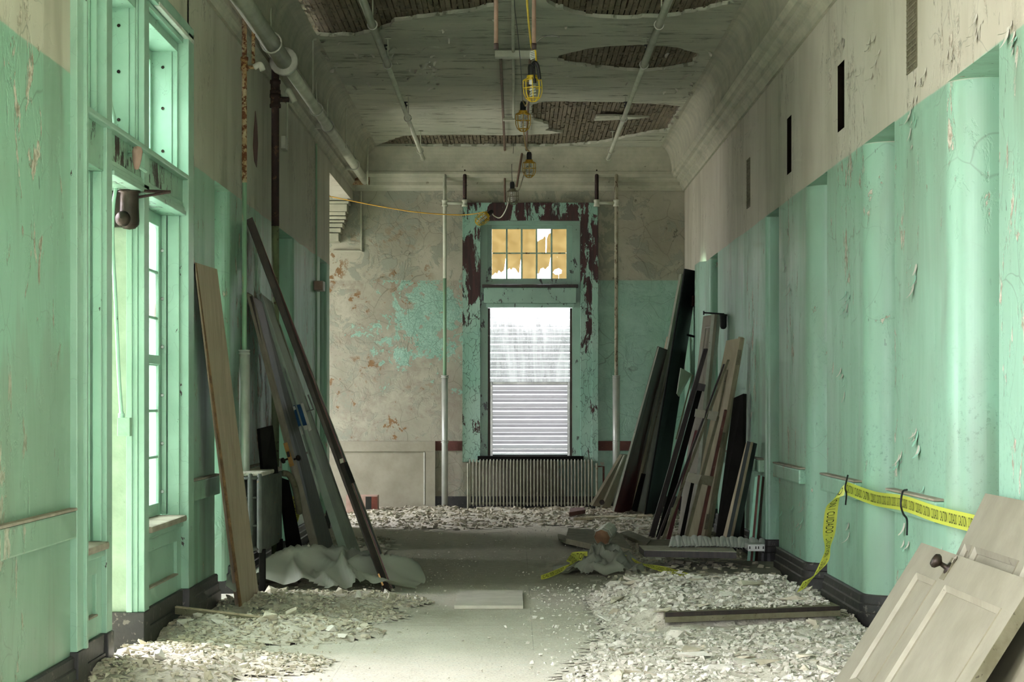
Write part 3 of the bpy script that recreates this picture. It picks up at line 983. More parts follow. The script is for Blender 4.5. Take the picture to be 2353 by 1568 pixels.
wb('casing_left', 1063, 467, 1104, 1062, 22.44, 22.52, m_casing)
wb('casing_right', 1333, 508, 1373, 1062, 22.44, 22.52, m_casing)
wb('casing_head', 1104, 467, 1373, 508, 22.44, 22.52, m_casing)
wb('casing_edge', 1360, 508, 1374, 1060, 22.42, 22.442, m_casing)
wb('jamb_left', 1104, 508, 1121, 1052, 22.50, 22.62)
wb('jamb_right', 1315, 508, 1333, 1052, 22.50, 22.62)
wb('jamb_head', 1104, 508, 1333, 517, 22.49, 22.62)
wb('crossbar', 1112, 662, 1324, 698, 22.42, 22.62, m_trim2, .006)
wb('crossbar_cap', 1108, 655, 1328, 662, 22.40, 22.62, m_darkwood, .006)
wb('crossbar_bead', 1117, 698, 1319, 707, 22.46, 22.62)
wb('stool', 1098, 1048, 1340, 1058, 22.38, 22.6, m_black, .004)
sash = wb('transom_sash', 1117, 517, 1130, 655, 22.53, 22.58)
wb('sash_stile', 1302, 517, 1319, 655, 22.53, 22.58)
wb('sash_rail', 1130, 517, 1302, 526, 22.53, 22.58)
wb('sash_rail', 1130, 640, 1302, 655, 22.53, 22.58)
for k in range(1, 5):
    wb('muntin', 1130 + k * 34.4 - 2, 526, 1130 + k * 34.4 + 2, 640, 22.535, 22.575)
for k in range(5):
    wb('muntin', 1130 + k * 34.4 + 2.2, 580, 1130 + (k + 1) * 34.4 - 2.2, 583, 22.535, 22.575)


def amber_mat():
    b = NB('amber_film_glass')
    p = b.pos()
    n = b.noise(p, 7, 4, .6)
    n2 = b.noise(p, 30, 4, .7)
    c = b.mix(b.rg(n, .35, .65), (.25, .215, .125, 1), (.205, .17, .09, 1))
    c = b.mix(b.rg(n2, .70, .72), c, (.5, .5, .5, 1))
    tp = b.n('BsdfTransparent', {0: c}).outputs[0]
    gl = b.n('BsdfGlossy', {0: (1, 1, 1, 1), 'Roughness': .2}).outputs[0]
    a = b.n('MixShader', {0: .04, 1: tp, 2: gl}).outputs[0]
    b.t.links.new(a, b.out.inputs[0])
    return b.m


m_amber = amber_mat()


def pane(poly):
    MB().prism([P(x, y, 22.55) for x, y in poly], (0, .004, 0)).build('amber_pane', m_amber, W1)


for r_, (y0, y1) in enumerate([(525, 581.4), (581.6, 641)]):
    for k in range(5):
        x0, x1 = 1130.2 + k * 34.4, 1164.2 + k * 34.4
        if r_ == 0 and k == 3:
            pane([(x0, y1), (x0, 556), (x0 + 8, 551), (x0 + 14, 548), (x0 + 19, 541), (x0 + 21, 548), (x0 + 20, y1)])
            pane([(x0 + 22, y1), (x0 + 23, 548), (x0 + 27, 538), (x1, 534), (x1, y1)])
        elif r_ == 1 and k in (0, 1, 3):
            cut = [(0, 636), (5, 630), (9, 627), (12, 631), (16, 622), (21, 627), (28, 622)] if k == 0 else ([(0, 622), (6, 617), (10, 621), (14, 616), (20, 618), (24, 625), (28, 630)] if k == 1 else [(0, 628), (5, 630), (9, 618), (15, 616), (20, 620), (24, 615), (28, 612)])
            pane([(x0, y0), (x1, y0)] + [(x0 + a, b) for a, b in cut[::-1]])
        elif r_ == 1 and k == 4:
            pane([(x0, y0), (x1, y0), (x1, y1), (x0 + 16, y1), (x0 + 16, 631), (x0 + 22, 628), (x0 + 23, 621), (x0 + 16, 617), (x0 + 7, 620), (x0 + 3, 626), (x0 + 8, 631), (x0 + 15.6, 631), (x0 + 15.6, y1), (x0, y1)])
        else:
            pane([(x0, y0), (x1, y0), (x1, y1), (x0, y1)])
# louvres
m_louv = sheet_mat('louvre_slat', 'a7a3ab', .5, .0, .3)
b_ = NB('louvre_slat_grey')
_tl = b_.n('BsdfTranslucent', {0: (.66, .64, .65, 1)}).outputs[0]
_df = b_.n('BsdfDiffuse', {0: (.32, .31, .34, 1)}).outputs[0]
_a = b_.n('MixShader', {0: .75, 1: _df, 2: _tl}).outputs[0]
b_.t.links.new(_a, b_.out.inputs[0])
m_louv = b_.m
y = 716.0
while y < 1046:
    a, b = P(1122, y + 16.5, 22.62), P(1314, y, 22.62)
    for (za, zb, ya, yb) in [(a.z, a.z + (b.z - a.z) * .42, 22.64, 22.66), (a.z + (b.z - a.z) * .46, b.z, 22.665, 22.70)]:
        MB().prism([(a.x, ya, za), (a.x, yb, zb), (a.x, yb + .006, zb), (a.x, ya + .006, za)], (b.x - a.x, 0, 0)).build('louvre_slat', m_louv, W1)
    y += 19.2
for (x0, y0, x1, y1, mt) in [(1126, 878, 1132, 1050, m_steel), (1304, 878, 1310, 1050, m_steel), (1132, 878, 1304, 884, m_steel), (1132, 1046, 1304, 1050, m_black), (1120, 708, 1126, 1050, m_bronze), (1310, 708, 1316, 1050, m_bronze)]:
    wb('storm_frame', x0, y0, x1, y1, 22.55, 22.6, mt)
b_ = NB('sky_dimmer_glass')
_tp = b_.n('BsdfTransparent', {0: (.43, .45, .44, 1)}).outputs[0]
b_.t.links.new(_tp, b_.out.inputs[0])
a, b = P(1104, 1052, 22.76), P(1333, 704, 22.76)
MB().box(a.x - .02, b.x + .02, 22.76, 22.764, a.z - .03, b.z + .02).build('sky_dimmer', b_.m, W1)  # tinted pane added behind the louvres to dim the bright sky
b_ = NB('clear_film')
p_ = b_.pos()
nz_ = b_.noise(b_.map(p_, (3, 1, .5)), 2.2, 5, .6, 1.5)
_tp = b_.n('BsdfTransparent', {0: (.9, .93, .9, 1)}).outputs[0]
_tl = b_.n('BsdfTranslucent', {0: (.85, .87, .82, 1)}).outputs[0]
_a = b_.n('MixShader', {0: b_.rg(nz_, .35, .65, .12, .6), 1: _tp, 2: _tl}).outputs[0]
b_.t.links.new(_a, b_.out.inputs[0])
a, b = P(1126, 878, 22.58), P(1310, 709, 22.58)
gv, gf = [], []
for i in range(13):
    for j in range(13):
        gv.append((a.x + (b.x - a.x) * i / 12, 22.585 + .012 * math.sin(i * 1.7) * math.sin(j * 1.1 + i * .4), a.z + (b.z - a.z) * j / 12))
for i in range(12):
    for j in range(12):
        gf.append((i * 13 + j, (i + 1) * 13 + j, (i + 1) * 13 + j + 1, i * 13 + j + 1))
obj('plastic_film', gv, gf, b_.m, W1, True)

# ------------------------------------------------------------------ pipes
def pipe_thing(name, label, cat, pts, r, mat, seg=12, **kw):
    t = thing(name, label, cat, pts[0] if isinstance(pts[0], tuple) else tuple(pts[0]), **kw)
    MB().tube(pts, r, seg).build('pipe', mat, t, True)
    return t


def collar(t, c, axis, r, h, mat, name='coupling'):
    return MB().lathe([(r * .9, -h / 2), (r, -h / 2), (r, -h * .25), (r * .86, -h * .2), (r * .86, h * .2), (r, h * .25), (r, h / 2), (r * .9, h / 2)], c, axis, 14).build(name, mat, t, True)


# big drain pipe under the left cornice
bx, bz = -1.70, 3.75
t = thing('ceiling_pipe', 'thick cream pipe running under the left cornice', 'pipe', (bx, 17, bz))
MB().tube([(bx, 5, bz), (bx, 14.35, bz)], .062, 16).build('pipe', m_pipe, t, True)
MB().tube([(bx, 14.35, bz), (bx, 22.1, bz)], .045, 16).build('thin_pipe', m_pipe, t, True)
MB().lathe([(.05, -.03), (.1, -.03), (.105, -.01), (.105, .02), (.085, .035), (.05, .04)], (bx, 14.35, bz), (0, 1, 0), 18).build('flange', m_white, t, True)
for y in (13.6, 16.7, 17.7, 20.6):
    rr = .072 if y < 14.3 else .055
    MB().tube([(bx + rr * math.cos(a), y, bz + rr * math.sin(a)) for a in [k * math.pi / 8 for k in range(17)]], .007, 6).build('hanger_ring', m_white, t, True)
    MB().tube([(bx, y, bz + rr), (bx, y, ZC)], .005, 6).build('hanger_rod', m_pipe, t)
for y in (17.75, 20.9):
    box('wall_bracket', m_pipe, t, XL, bx, y - .015, y + .015, bz - .02, bz + .03)
MB().tube([(-2.6, 22.1, bz), (bx + .05, 22.1, bz)], .045, 12).build('branch_pipe', m_rust, t, True)

for sx, side in ((-1, 'left'), (1, 'right')):
    X = 1.025 * sx
    Z = CH + 2.7
    t = thing('sprinkler_pipe', f'slim cream sprinkler pipe hung along the {side} half of the ceiling', 'pipe', (X, 16, Z), group='sprinkler pipes under the ceiling')
    MB().tube([(X, 6, Z), (X, 15.7, Z)], .028, 12).build('pipe', m_pipe, t, True)
    MB().tube([(X, 15.7, Z), (X, 21.65, Z)], .021, 12).build('thin_pipe', m_pipe, t, True)
    for y in (14.0, 15.65, 18.6, 21.0):
        MB().tube([(X + .034 * math.cos(a), y, Z + .034 * math.sin(a)) for a in [k * math.pi / 7 for k in range(15)]], .005, 6).build('hanger_ring', m_white, t, True)
        hr = MB().tube([(X + .01, y - .1, Z + .02), (X + .01, y - .1, ZC)], .005, 6).build('hanger_rod', m_pipe, t)
        MB().lathe([(.02, 0), (.03, -.008), (.006, -.012)], (X + .01, y - .1, ZC - .001), (0, 0, 1), 10).build('ceiling_plate', m_pipe, hr)
    for y in (15.3, 18.2):
        hd = MB().lathe([(.0, .0), (.012, .0), (.012, .03), (.02, .032), (.02, .04), (.008, .045), (.008, .06), (.024, .062), (.024, .068), (0, .07)], (X, y, Z + .025), (0, 0, 1), 10).build('sprinkler_head', m_rubber, t)
    MB().lathe([(.0, -.03), (.026, -.03), (.028, .0), (.02, .02), (0, .02)], (X, 21.66, Z), (0, 1, 0), 12).build('end_cap', m_pipe, t)
# free hanger rods beside the big pipe
for i, (x, y0, y1, Y) in enumerate([(719, 95, 215, 15.6), (795, 243, 340, 19.0), (845, 318, 425, 21.4)]):
    a, b = P(x, y1, Y), P(x, y0, Y)
    t = thing('hanger_rod', ['thin ceiling rod with reddish tip near the thick pipe flange', 'thin ceiling rod halfway along the thick cream pipe', 'thin ceiling rod by the far end of the thick pipe'][i], 'rod', tuple(a))
    MB().tube([a, (b.x, b.y, ZC)], .006, 6).build('rod', m_pipe, t)
    MB().lathe([(.006, 0), (.035, -.004), (.03, -.012), (.006, -.016)], (b.x, b.y, ZC), (0, 0, 1), 12).build('ceiling_plate', m_pipe, t)

# rusty riser with painted lower half and metal jacket
X, Y = -1.79, 12.92
t = thing('riser_pipe', 'rusty riser turning green lower down, in front of leaning plywood', 'pipe', (X, Y, 0))
zs = CH + (CY - 420) * Y / F
zj = CH + (CY - 808) * Y / F
MB().tube([(X, Y, zs), (X, Y, ZC - .2)], .017, 12).build('rusty_pipe', m_rust, t, True)
MB().tube([(X, Y, .6), (X, Y, zs)], .0165, 12).build('painted_pipe', m_green_pipe, t, True)
MB().tube([(X, Y, .05), (X, Y, zj)], .036, 20).build('pipe_jacket', m_sleeve, t, True)
for zz in (zj - .005, CH - (1100 - CY) * Y / F):
    collar(t, (X, Y, zz), (0, 0, 1), .039, .03, m_sleeve, 'jacket_band')
zt = CH + (CY - 147) * Y / F
collar(t, (X, Y, zt), (0, 0, 1), .026, .09, m_rust, 'tee_fitting')
MB().tube([(X + .045, Y + .1, zt + .02), (X + .045, Y + .1, ZC - .25)], .012, 10).build('side_pipe', m_rust, t, True)
MB().tube([(X + .0, Y, zt - .02), (X + .06, Y + .02, zt - .02)], .012, 8).build('branch_stub', m_rust, t)
MB().tube(catmull([(X + .06, Y + .02, zt - .02), (X + .1, Y + .02, zt + .0), (X + .12, Y + .02, zt - .04)], 6), .02, 10).build('wrapped_elbow', m_white, t, True)
# dark riser
X, Y = -1.78, 14.5
t = thing('riser_pipe', 'dark rusted iron riser on the left wall, olive painted below', 'pipe', (X, Y, 0))
zs = CH + (CY - 520) * Y / F
MB().tube([(X, Y, zs), (X, Y, ZC - .15)], .029, 14).build('iron_pipe', m_iron, t, True)
MB().tube([(X, Y, .05), (X, Y, zs)], .0285, 14).build('painted_pipe', weather('olive_pipe_paint', '7d8a63', '6a7453', '4e3a28', rough=.5, sc=10, t3=.6, world=True), t, True)
for yy, rr in ((200, .04), (232, .042)):
    collar(t, (X, Y, CH + (CY - yy) * Y / F), (0, 0, 1), rr, .1, m_iron, 'tee_fitting')
zt = CH + (CY - 228) * Y / F
MB().tube([(X, Y, zt), (X + .1, Y + .02, zt)], .02, 10).build('branch_stub', m_iron, t)
MB().tube(catmull([(X + .08, Y + .02, zt + .07), (X + .1, Y + .02, zt + .06), (X + .13, Y + .02, zt + .0), (X + .14, Y + .02, zt - .02)], 6), .024, 10).build('wrapped_elbow', m_pipe, t, True)
MB().tube([(X + .02, Y - .05, ZC), (X + .02, Y - .05, 3.85)], .012, 8).build('rod', m_pipe, t)
# switch conduit and junction boxes on the left wall
t = thing('wall_conduit', 'thin conduit ending in a small white switch box high on the left wall', 'conduit', (XL, 15.9, 3.2))
a, b = P(660, 318, 15.75), P(660, 235, 15.75)
MB().tube([a, b], .008, 8).build('conduit', m_pipe, t)
MB().box(XL, XL + .035, 15.6, 15.78, a.z - .1, a.z, .004).build('switch_box', m_white, t)
t = thing('wall_conduit', 'long thin conduit with a square grey junction box by the far left recess', 'conduit', (XL, 18.2, 1.0))
MB().tube([(XL + .012, 18.25, .9), (XL + .012, 18.25, 3.66)], .009, 8).build('conduit', m_green_pipe, t)
zz = CH + (CY - 655) * 18.0 / F
MB().box(XL, XL + .09, 18.1, 18.3, zz - .045, zz + .045, .006).build('junction_box', m_mould, t)
box('box_cover', m_pink, t, XL + .01, XL + .085, 18.09, 18.1, zz - .04, zz + .04, .002)

# back wall pipes
for (xm, xs, side, lab) in [(1022, 1068, -1, 'left'), (1416, 1371, 1, 'right')]:
    Yp = 22.36
    t = thing('heating_riser', f'back wall heating riser with metal jacket {"left" if side < 0 else "right"} of the window', 'pipe', tuple(P(xm, 1168, Yp)), group='risers beside the back window')
    a, b, c, d = P(xm, 1168, Yp), P(xm, 866, Yp), P(xm, 640, Yp), P(xm, 360, Yp)
    MB().tube([b, c], .02, 12).build('lower_pipe', m_green_pipe if side < 0 else m_mottle, t, True)
    MB().tube([c, d], .021, 12).build('upper_pipe', m_pipe if side < 0 else m_mottle, t, True)
    MB().tube([(a.x, a.y, .02), b], .036 if side < 0 else .042, 18).build('pipe_jacket', m_sleeve, t, True)
    collar(t, b, (0, 0, 1), .045, .03, m_sleeve, 'jacket_band')
    collar(t, P(xm, 1015, Yp), (0, 0, 1), .045, .03, m_sleeve, 'jacket_band')
    e, g = P(xm, 467, Yp), P(xs, 467, Yp)
    MB().tube([e, g], .018, 10).build('cross_pipe', m_pipe, t, True)
    MB().tube([g, P(xs, 362, Yp)], .022, 10).build('side_riser', m_iron, t, True)
    for q in (e, g):
        collar(t, q, (0, 0, 1), .034, .08, m_pipe, 'tee_fitting')
# conduits on ceiling above the centre and stems
t = thing('ceiling_conduit', 'pair of conduits running along the ceiling to the back window', 'conduit', (0, 16, ZC - .05))
for X in (-.125, .12):
    MB().tube([(X, 16.1, ZC - .03), (X, 22.35, ZC - .03)], .012, 8).build('conduit', m_brown_pipe, t)
MB().tube([(-.02, 9, ZC - .03), (-.02, 19.7, ZC - .03)], .013, 8).build('conduit', m_pipe, t)
MB().tube([P(1160, 465, 22.4), P(1160, 300, 22.4)], .012, 8).build('wall_drop', m_brown_pipe, t)
MB().tube([P(1187, 430, 22.3), P(1203, 330, 22.3)], .013, 8).build('wall_drop', m_brown_pipe, t)
MB().box(-.17, .17, 16.0, 16.1, ZC - .075, ZC - .02, .006).build('mounting_bar', m_pipe, t)
MB().box(-.13, .13, 19.7, 19.78, ZC - .06, ZC - .02, .006).build('mounting_bar', m_pipe, t)
for i, (x, y, lab) in enumerate([(1140, 100, 'bare brown lamp stem hanging from the ceiling, left one'), (1227, 100, 'bare brown lamp stem hanging beside the yellow cord')]):
    Yp = 10.0 + i * .05
    a = P(x, y, Yp)
    t = thing('ceiling_pendant', lab, 'pendant', tuple(a))
    MB().tube([a, (a.x, a.y, ZC)], .011, 10).build('stem', m_brown_pipe, t, True)
    MB().tube([a - Vector((0, 0, .03)), a], .013, 10).build('threaded_end', m_iron, t, True)
    MB().lathe([(.011, 0), (.06, -.002), (.055, -.02), (.02, -.04)], (a.x, a.y, ZC), (0, 0, 1), 14).build('canopy', m_brown_pipe, t, True)

# ------------------------------------------------------------------ work light string
def work_light(c, tilt, label, size=1.0, mat=m_yellow):
    """socket at c, cage pointing along tilt"""
    ax = Vector(tilt).normalized()
    t = thing('work_light', label, 'work light', tuple(c), group='caged work lights on a yellow cord')
    c = Vector(c)
    u = Vector((0, 1, 0))
    u = (u - ax * u.dot(ax)).normalized()
    w_ = ax.cross(u)
    s = size
    MB().lathe([(0, -.05), (.018, -.05), (.024, -.03), (.024, .02), (.03, .03), (.03, .04), (0, .04)], c, ax, 14).build('socket', m_rubber, t, True)
    cage = mat
    cc = MB().lathe([(.03, .02), (.034, .02), (.034, .05), (.03, .05)], c, ax, 16).build('cage_collar', cage, t)
    for k in range(8):
        a = 2 * math.pi * k / 8
        d = u * math.cos(a) + w_ * math.sin(a)
        pts = [c + ax * h + d * r for r, h in [(.03, .035), (.058, .05), (.06, .09), (.058, .13), (.045, .165), (.02, .185), (.0, .188)]]
        MB().tube(pts, .0032, 6, False).build('cage_wire', cage, cc)
    for r, h in [(.058, .05), (.06, .1), (.045, .165)]:
        MB().tube([c + ax * h + (u * math.cos(a) + w_ * math.sin(a)) * r for a in [2 * math.pi * k / 20 for k in range(21)]], .0032, 6, False).build('cage_hoop', cage, cc)
    bl_ = MB().lathe([(0, .035), (.02, .035), (.022, .075), (0, .08)], c, ax, 14).build('bulb_base', m_bulb, t, True)
    sp = []
    for k in range(48):
        a = k * .52
        sp.append(c + ax * (.082 + k * .0015) + (u * math.cos(a) + w_ * math.sin(a)) * .017)
    MB().tube(sp, .005, 6).build('spiral_bulb', m_bulb, bl_, True)
    return t


L1 = P(1222, 166, 12.5); L2 = P(1202, 248, 15.6); L3 = P(1216, 362, 18.2); L4 = P(1177, 429, 20.2); L5 = P(1124, 491, 21.2)
WL1 = work_light(L1, (.05, .05, -1), 'nearest yellow caged work light, with white tag and black handle')
work_light(L2, (0, .1, -1), 'second caged work light from the front, hung below the ceiling conduit', mat=m_amberpl)
work_light(L3, (0, .1, -1), 'third caged work light, in front of the back cornice', mat=m_amberpl)
work_light(L4, (.05, .1, -1), 'small caged work light above the window casing', mat=m_olivew)
work_light(L5, (-.75, -.3, -.6), 'tilted caged work light hanging at the window casing corner')


def cord(label, pts, r=.006, mat=m_yellow):
    o = MB().tube(catmull(pts, 8), r, 8).build('power_cord', mat, None, True)
    return tag(o, label, 'cord', 'sections of the yellow light cord')


up_ = Vector((0, 0, .055))
cord('yellow cord dropping from the ceiling to the nearest work light', [P(1208, -120, 9.5), P(1211, 0, 10.6), P(1221, 106, 12.2), L1 + Vector((.02, -.02, .14)), L1 + Vector((.03, -.03, .05))])
cord('yellow cord between the first and second work lights', [L1 + Vector((.0, .0, -.1)) + Vector((-.0, .03, 0)), P(1215, 225, 14.0), P(1208, 243, 15.0), L2 + up_])
cord('yellow cord between the second and third work lights', [L2 + Vector((0, .03, -.18)), P(1203, 300, 16.7), P(1208, 338, 17.8), L3 + up_], .006, m_amberpl)
cord('yellow cord between the third and fourth work lights', [L3 + Vector((0, .03, -.05)), P(1206, 395, 19.1), P(1193, 435, 20.0), L4 + Vector((.03, 0, -.05))], .006, m_olivew)
cord('pale cord looping from the fourth light to the tilted one', [L4 + Vector((-.03, 0, -.08)), P(1164, 478, 20.6), P(1150, 500, 21.0), P(1135, 496, 21.2), L5 + Vector((.03, 0, .02))], .006, m_pipe)
cord('thin yellow cord strung from the tilted light to the far left passage', [L5 + Vector((-.02, 0, .02)), P(1060, 494, 21.4), P(960, 488, 21.6), P(860, 472, 21.8), P(740, 448, 22.0)], .006, m_amberpl)
t = thing('cord_tag', 'white printed tag tied to the yellow cord', 'tag', tuple(P(1222, 130, 12.35)))
qslab('paper', [(1217, 120, 12.35), (1228, 116, 12.35), (1230, 132, 12.35), (1219, 138, 12.35)], .002, m_paper, t)
for k in range(4):
    qslab('print_line', [(1219, 121 + k * 4, 12.345), (1228, 118.5 + k * 4, 12.345), (1228.3, 119.5 + k * 4, 12.345), (1219.3, 122 + k * 4, 12.345)], .0008, m_ink, t)
t = WL1
MB().tube(catmull([P(1223, 150, 12.4), P(1229, 143, 12.4), P(1235, 150, 12.4), P(1238, 165, 12.4), P(1240, 182, 12.4)], 6), .011, 10).build('hook', m_rubber, t, True)
MB().tube([P(1228, 158, 12.4), P(1228, 182, 12.38)], .006, 8).build('plug_lead', m_rubber, t)
MB().tube([P(1228, 181, 12.38), P(1229, 191, 12.38)], .012, 8).build('plug', m_rubber, t)
tag(MB().tube(catmull([P(1184, -40, 11), P(1182, 10, 11.5), P(1190, 80, 12.5), P(1197, 160, 14), P(1201, 235, 15.5)], 8), .003, 6).build('hanging_wire', m_wire), 'thin dark wire drooping to the second work light', 'wire')
tag(MB().tube(catmull([P(1229, 102, 10.05), P(1240, 90, 10.05), P(1258, 83, 10.05), P(1284, 84, 10.05), P(1280, 86, 10.05)], 8), .003, 6).build('bent_wire', m_wire), 'bent wire sticking out of the right lamp stem', 'wire')
tag(MB().tube(catmull([P(1180, 290, 21.8), P(1180, 340, 22.2), P(1176, 380, 22.3), P(1177, 420, 21.0)], 8), .003, 6).build('hanging_wire', m_wire), 'thin wire holding up the fourth work light', 'wire')

# ------------------------------------------------------------------ entrance fittings
t = thing('door_closer', 'dark bronze overhead door closer with long arms on the entrance jamb', 'door closer', tuple(P(293, 500, 9.72)))
c = P(297, 470, 9.70)
MB().lathe([(0, -.125), (.03, -.12), (.048, -.1), (.05, -.08), (.047, 0), (.047, .055), (.056, .058), (.056, .07), (.04, .075), (0, .078)], c, (0, 0, 1), 20).build('cylinder', m_bronze, t, True)
MB().lathe([(0, 0), (.036, 0), (.04, .015), (.03, .04), (0, .05)], c + Vector((-.02, -.03, -.075)), (-.2, -1, 0), 18).build('spring_housing', m_bronze, t, True)
MB().box(c.x - .10, c.x - .04, c.y, c.y + .06, c.z - .11, c.z + .07, .006).build('mounting_plate', m_bronze, t)
MB().box(c.x - .03, c.x + .05, c.y - .02, c.y + .02, c.z + .075, c.z + .105, .004).build('pivot_block', m_rubber, t)
MB().tube([P(308, 455, 9.70), P(392, 441, 9.75)], .007, 8).build('closer_arm', m_iron, t)
MB().tube([P(392, 441, 9.75), P(268, 437, 9.75)], .008, 8).build('closer_link', m_iron, t)
t = thing('entrance_conduit', 'green conduit sagging down the entrance jamb to a square box', 'conduit', tuple(P(285, 1005, 9.6)))
MB().tube(catmull([P(250, 200, 9.6), P(255, 240, 9.6), P(262, 270, 9.6), P(264, 305, 9.6)], 6), .009, 8).build('upper_hose', m_trim, t, True)
MB().tube(catmull([P(264, 400, 9.6), P(266, 430, 9.6), P(260, 480, 9.6), P(259, 560, 9.6), P(266, 700, 9.6), P(273, 860, 9.6), P(279, 952, 9.6)], 8), .0095, 10).build('hose', m_trim, t, True)
MB().lathe([(.0, -.04), (.02, -.04), (.024, 0), (.02, .1), (.014, .12), (.014, .18)], P(265, 370, 9.6), (0, 0, 1), 12).build('pipe_fitting', m_trim, t, True)
MB().tube([P(266, 352, 9.6), P(290, 345, 9.55)], .012, 8).build('side_arm', m_trim, t)
q0, q1 = P(271, 1003, 9.6), P(300, 960, 9.6)
MB().box(q0.x, q1.x, 9.58, 9.64, q0.z, q1.z, .004).build('outlet_box', weather('pale_green_box', 'a8cfb0', '98bf9f', None, rough=.4), t)
MB().lathe([(.0, 0), (.016, 0), (.016, .02), (.011, .022), (.011, .03)], P(279, 960, 9.6), (0, 0, 1), 12).build('conduit_nut', m_trim, t)
t = thing('lamp_bracket', 'pale plaster daubed lamp bracket on the transom rail', 'lamp bracket', tuple(P(314, 385, 9.4)))
MB().lathe([(0, -.06), (.012, -.055), (.022, -.01), (.026, .03), (.018, .05), (0, .055)], P(315, 362, 9.4), (.05, 0, 1), 12).build('bracket_body', m_pink, t, True)
MB().tube([P(290, 350, 9.5), P(300, 356, 9.45), P(313, 352, 9.4)], .012, 8).build('bracket_arm', m_trim, t)
MB().tube([P(318, 382, 9.4), P(335, 394, 9.5)], .008, 8).build('bracket_stay', m_trim, t)
t = thing('sash_chain', 'steel sash chain with an orange tag on the far sidelight', 'chain', tuple(P(349, 820, 10.9)))
for k in range(42):
    y = 632 + k * 4.4
    p = P(349, y, 10.9)
    MB().box(p.x - (.005 if k % 2 else .0025), p.x + (.005 if k % 2 else .0025), p.y - (.0025 if k % 2 else .005), p.y + (.0025 if k % 2 else .005), p.z - .0062, p.z + .0062, .0015).build('chain_link', m_steel, t)
qslab('orange_tag', [(341, 698, 10.89), (357, 698, 10.89), (357, 732, 10.89), (341, 732, 10.89)], .002, weather('orange_card', 'b8643a', 'a65730', None, rough=.7), t)
qslab('pulley_slot', [(346, 628, 10.915), (353, 628, 10.915), (353, 655, 10.915), (346, 655, 10.915)], .006, m_rubber, t)

# ------------------------------------------------------------------ radiators
def radiator(name, label, origin, step, n, z0, z1, mat, depth, cols):
    """origin: near corner; sections stacked along step; columns along depth"""
    t = thing(name, label, 'radiator', (origin[0], origin[1], 0))
    o = Vector(origin)
    st_, dp = Vector(step), Vector(depth)
    dn = dp.normalized()
    sn = st_.normalized()
    r = st_.length * .27
    sec = MB()
    L = dp.length
    for k in range(cols):
        c = dn * (L * (k + .5) / cols)
        rr = min(L / cols * .33, .022)
        base = len(sec.v)
        ring = []
        hz = [(z0, .6), (z0 + .03, 1), (z1 - .03, 1), (z1, .6)]
        for z, s in hz:
            for q in range(8):
                a = 2 * math.pi * q / 8
                sec.v.append(c + dn * (rr * s * math.cos(a)) + sn * (r * s * math.sin(a)) + Vector((0, 0, z)))
        for i in range(3):
            for q in range(8):
                sec.f.append((base + i * 8 + q, base + i * 8 + (q + 1) % 8, base + (i + 1) * 8 + (q + 1) % 8, base + (i + 1) * 8 + q))
        sec.f.append(tuple(base + 24 + q for q in range(8)))
    for z in (z0 + .025, (z0 + z1) / 2 - .08, (z0 + z1) / 2 + .1, z1 - .03):
        a, b = dn * (L * .1), dn * (L * .9)
        sec.tube([a + Vector((0, 0, z)), b + Vector((0, 0, z))], r * .9 if abs(z - (z0 + z1) / 2) > .12 else r * .6, 6)
    me = bpy.data.meshes.new('radiator_section')
    me.from_pydata([tuple(q) for q in sec.v], [], sec.f)
    me.materials.append(mat)
    me.polygons.foreach_set('use_smooth', [True] * len(me.polygons))
    for k in range(n):
        s = bpy.data.objects.new('section', me)
        COL.objects.link(s)
        s.parent = t
        s.location = o + st_ * k - Vector((o.x, o.y, 0)) + Vector((0, 0, -o.z + o.z))
    return t


t = radiator('radiator', 'long low radiator under the back window', (-.52, 22.2, 0), (.0385, 0, 0), 37, .07, .60, m_rad, (0, .16, 0), 3)
MB().tube([(-.52, 22.28, .1), (.9, 22.28, .1)], .014, 8).build('lower_manifold', m_rad, t)
MB().tube([(.9, 22.28, .52), (1.0, 22.28, .52), (1.0, 22.28, .02)], .012, 8).build('feed_pipe', m_redrail, t)
for X in (-.54, .92):
    MB().tube([(X, 22.22, 0), (X, 22.22, .56)], .014, 8).build('end_leg', m_rad, t)
t = radiator('radiator', 'grimy radiator behind the leaning plywood on the left wall', (-1.8, 12.62, 0), (0, .047, 0), 23, .28, .79, m_rad2, (.18, 0, 0), 3)
for y in (12.66, 13.6):
    MB().box(-1.66, -1.62, y, y + .04, 0, .3, .004).build('leg', m_black, t)
MB().box(-1.81, -1.63, 12.62, 13.68, .772, .80, .01).build('dust_layer', m_bed, t)

# ------------------------------------------------------------------ leaning doors and boards, left
t = thing('plywood_sheet', 'tall light plywood sheet leaning by the entrance', 'board', tuple(P(575, 1397, 11.95)))
qslab('sheet', [(451, 604, 11.32), (499, 619, 11.80), (598, 1391, 12.20), (557, 1398, 11.88)], .012, m_ply, t)
qslab('sheet_edge', [(449.5, 604, 11.30), (451.5, 604, 11.32), (557, 1398, 11.86), (552, 1398, 11.85)], .008, m_plyedge, t)
t = thing('plywood_sheet', 'darker plywood sheet edge sandwiched behind the tall light sheet', 'board', tuple(P(545, 1399, 11.95)))
qslab('sheet_edge', [(446, 606, 11.28), (448.5, 606, 11.28), (549, 1399, 11.92), (541, 1400, 11.9)], .012, m_ply, t)
qslab('sheet', [(448.5, 606, 11.28), (451, 607, 11.35), (556, 1398, 12.1), (549, 1399, 11.92)], .012, m_black, t)


def leaf(name, label, cat, edge, face, em, fm, et=.01, ft=.02, extra=None):
    b = P(*edge[2])
    t = thing(name, label, cat, (b.x, b.y, max(0, b.z)))
    qslab('edge', edge, et, em, t)
    qslab('face', face, ft, fm, t)
    return t


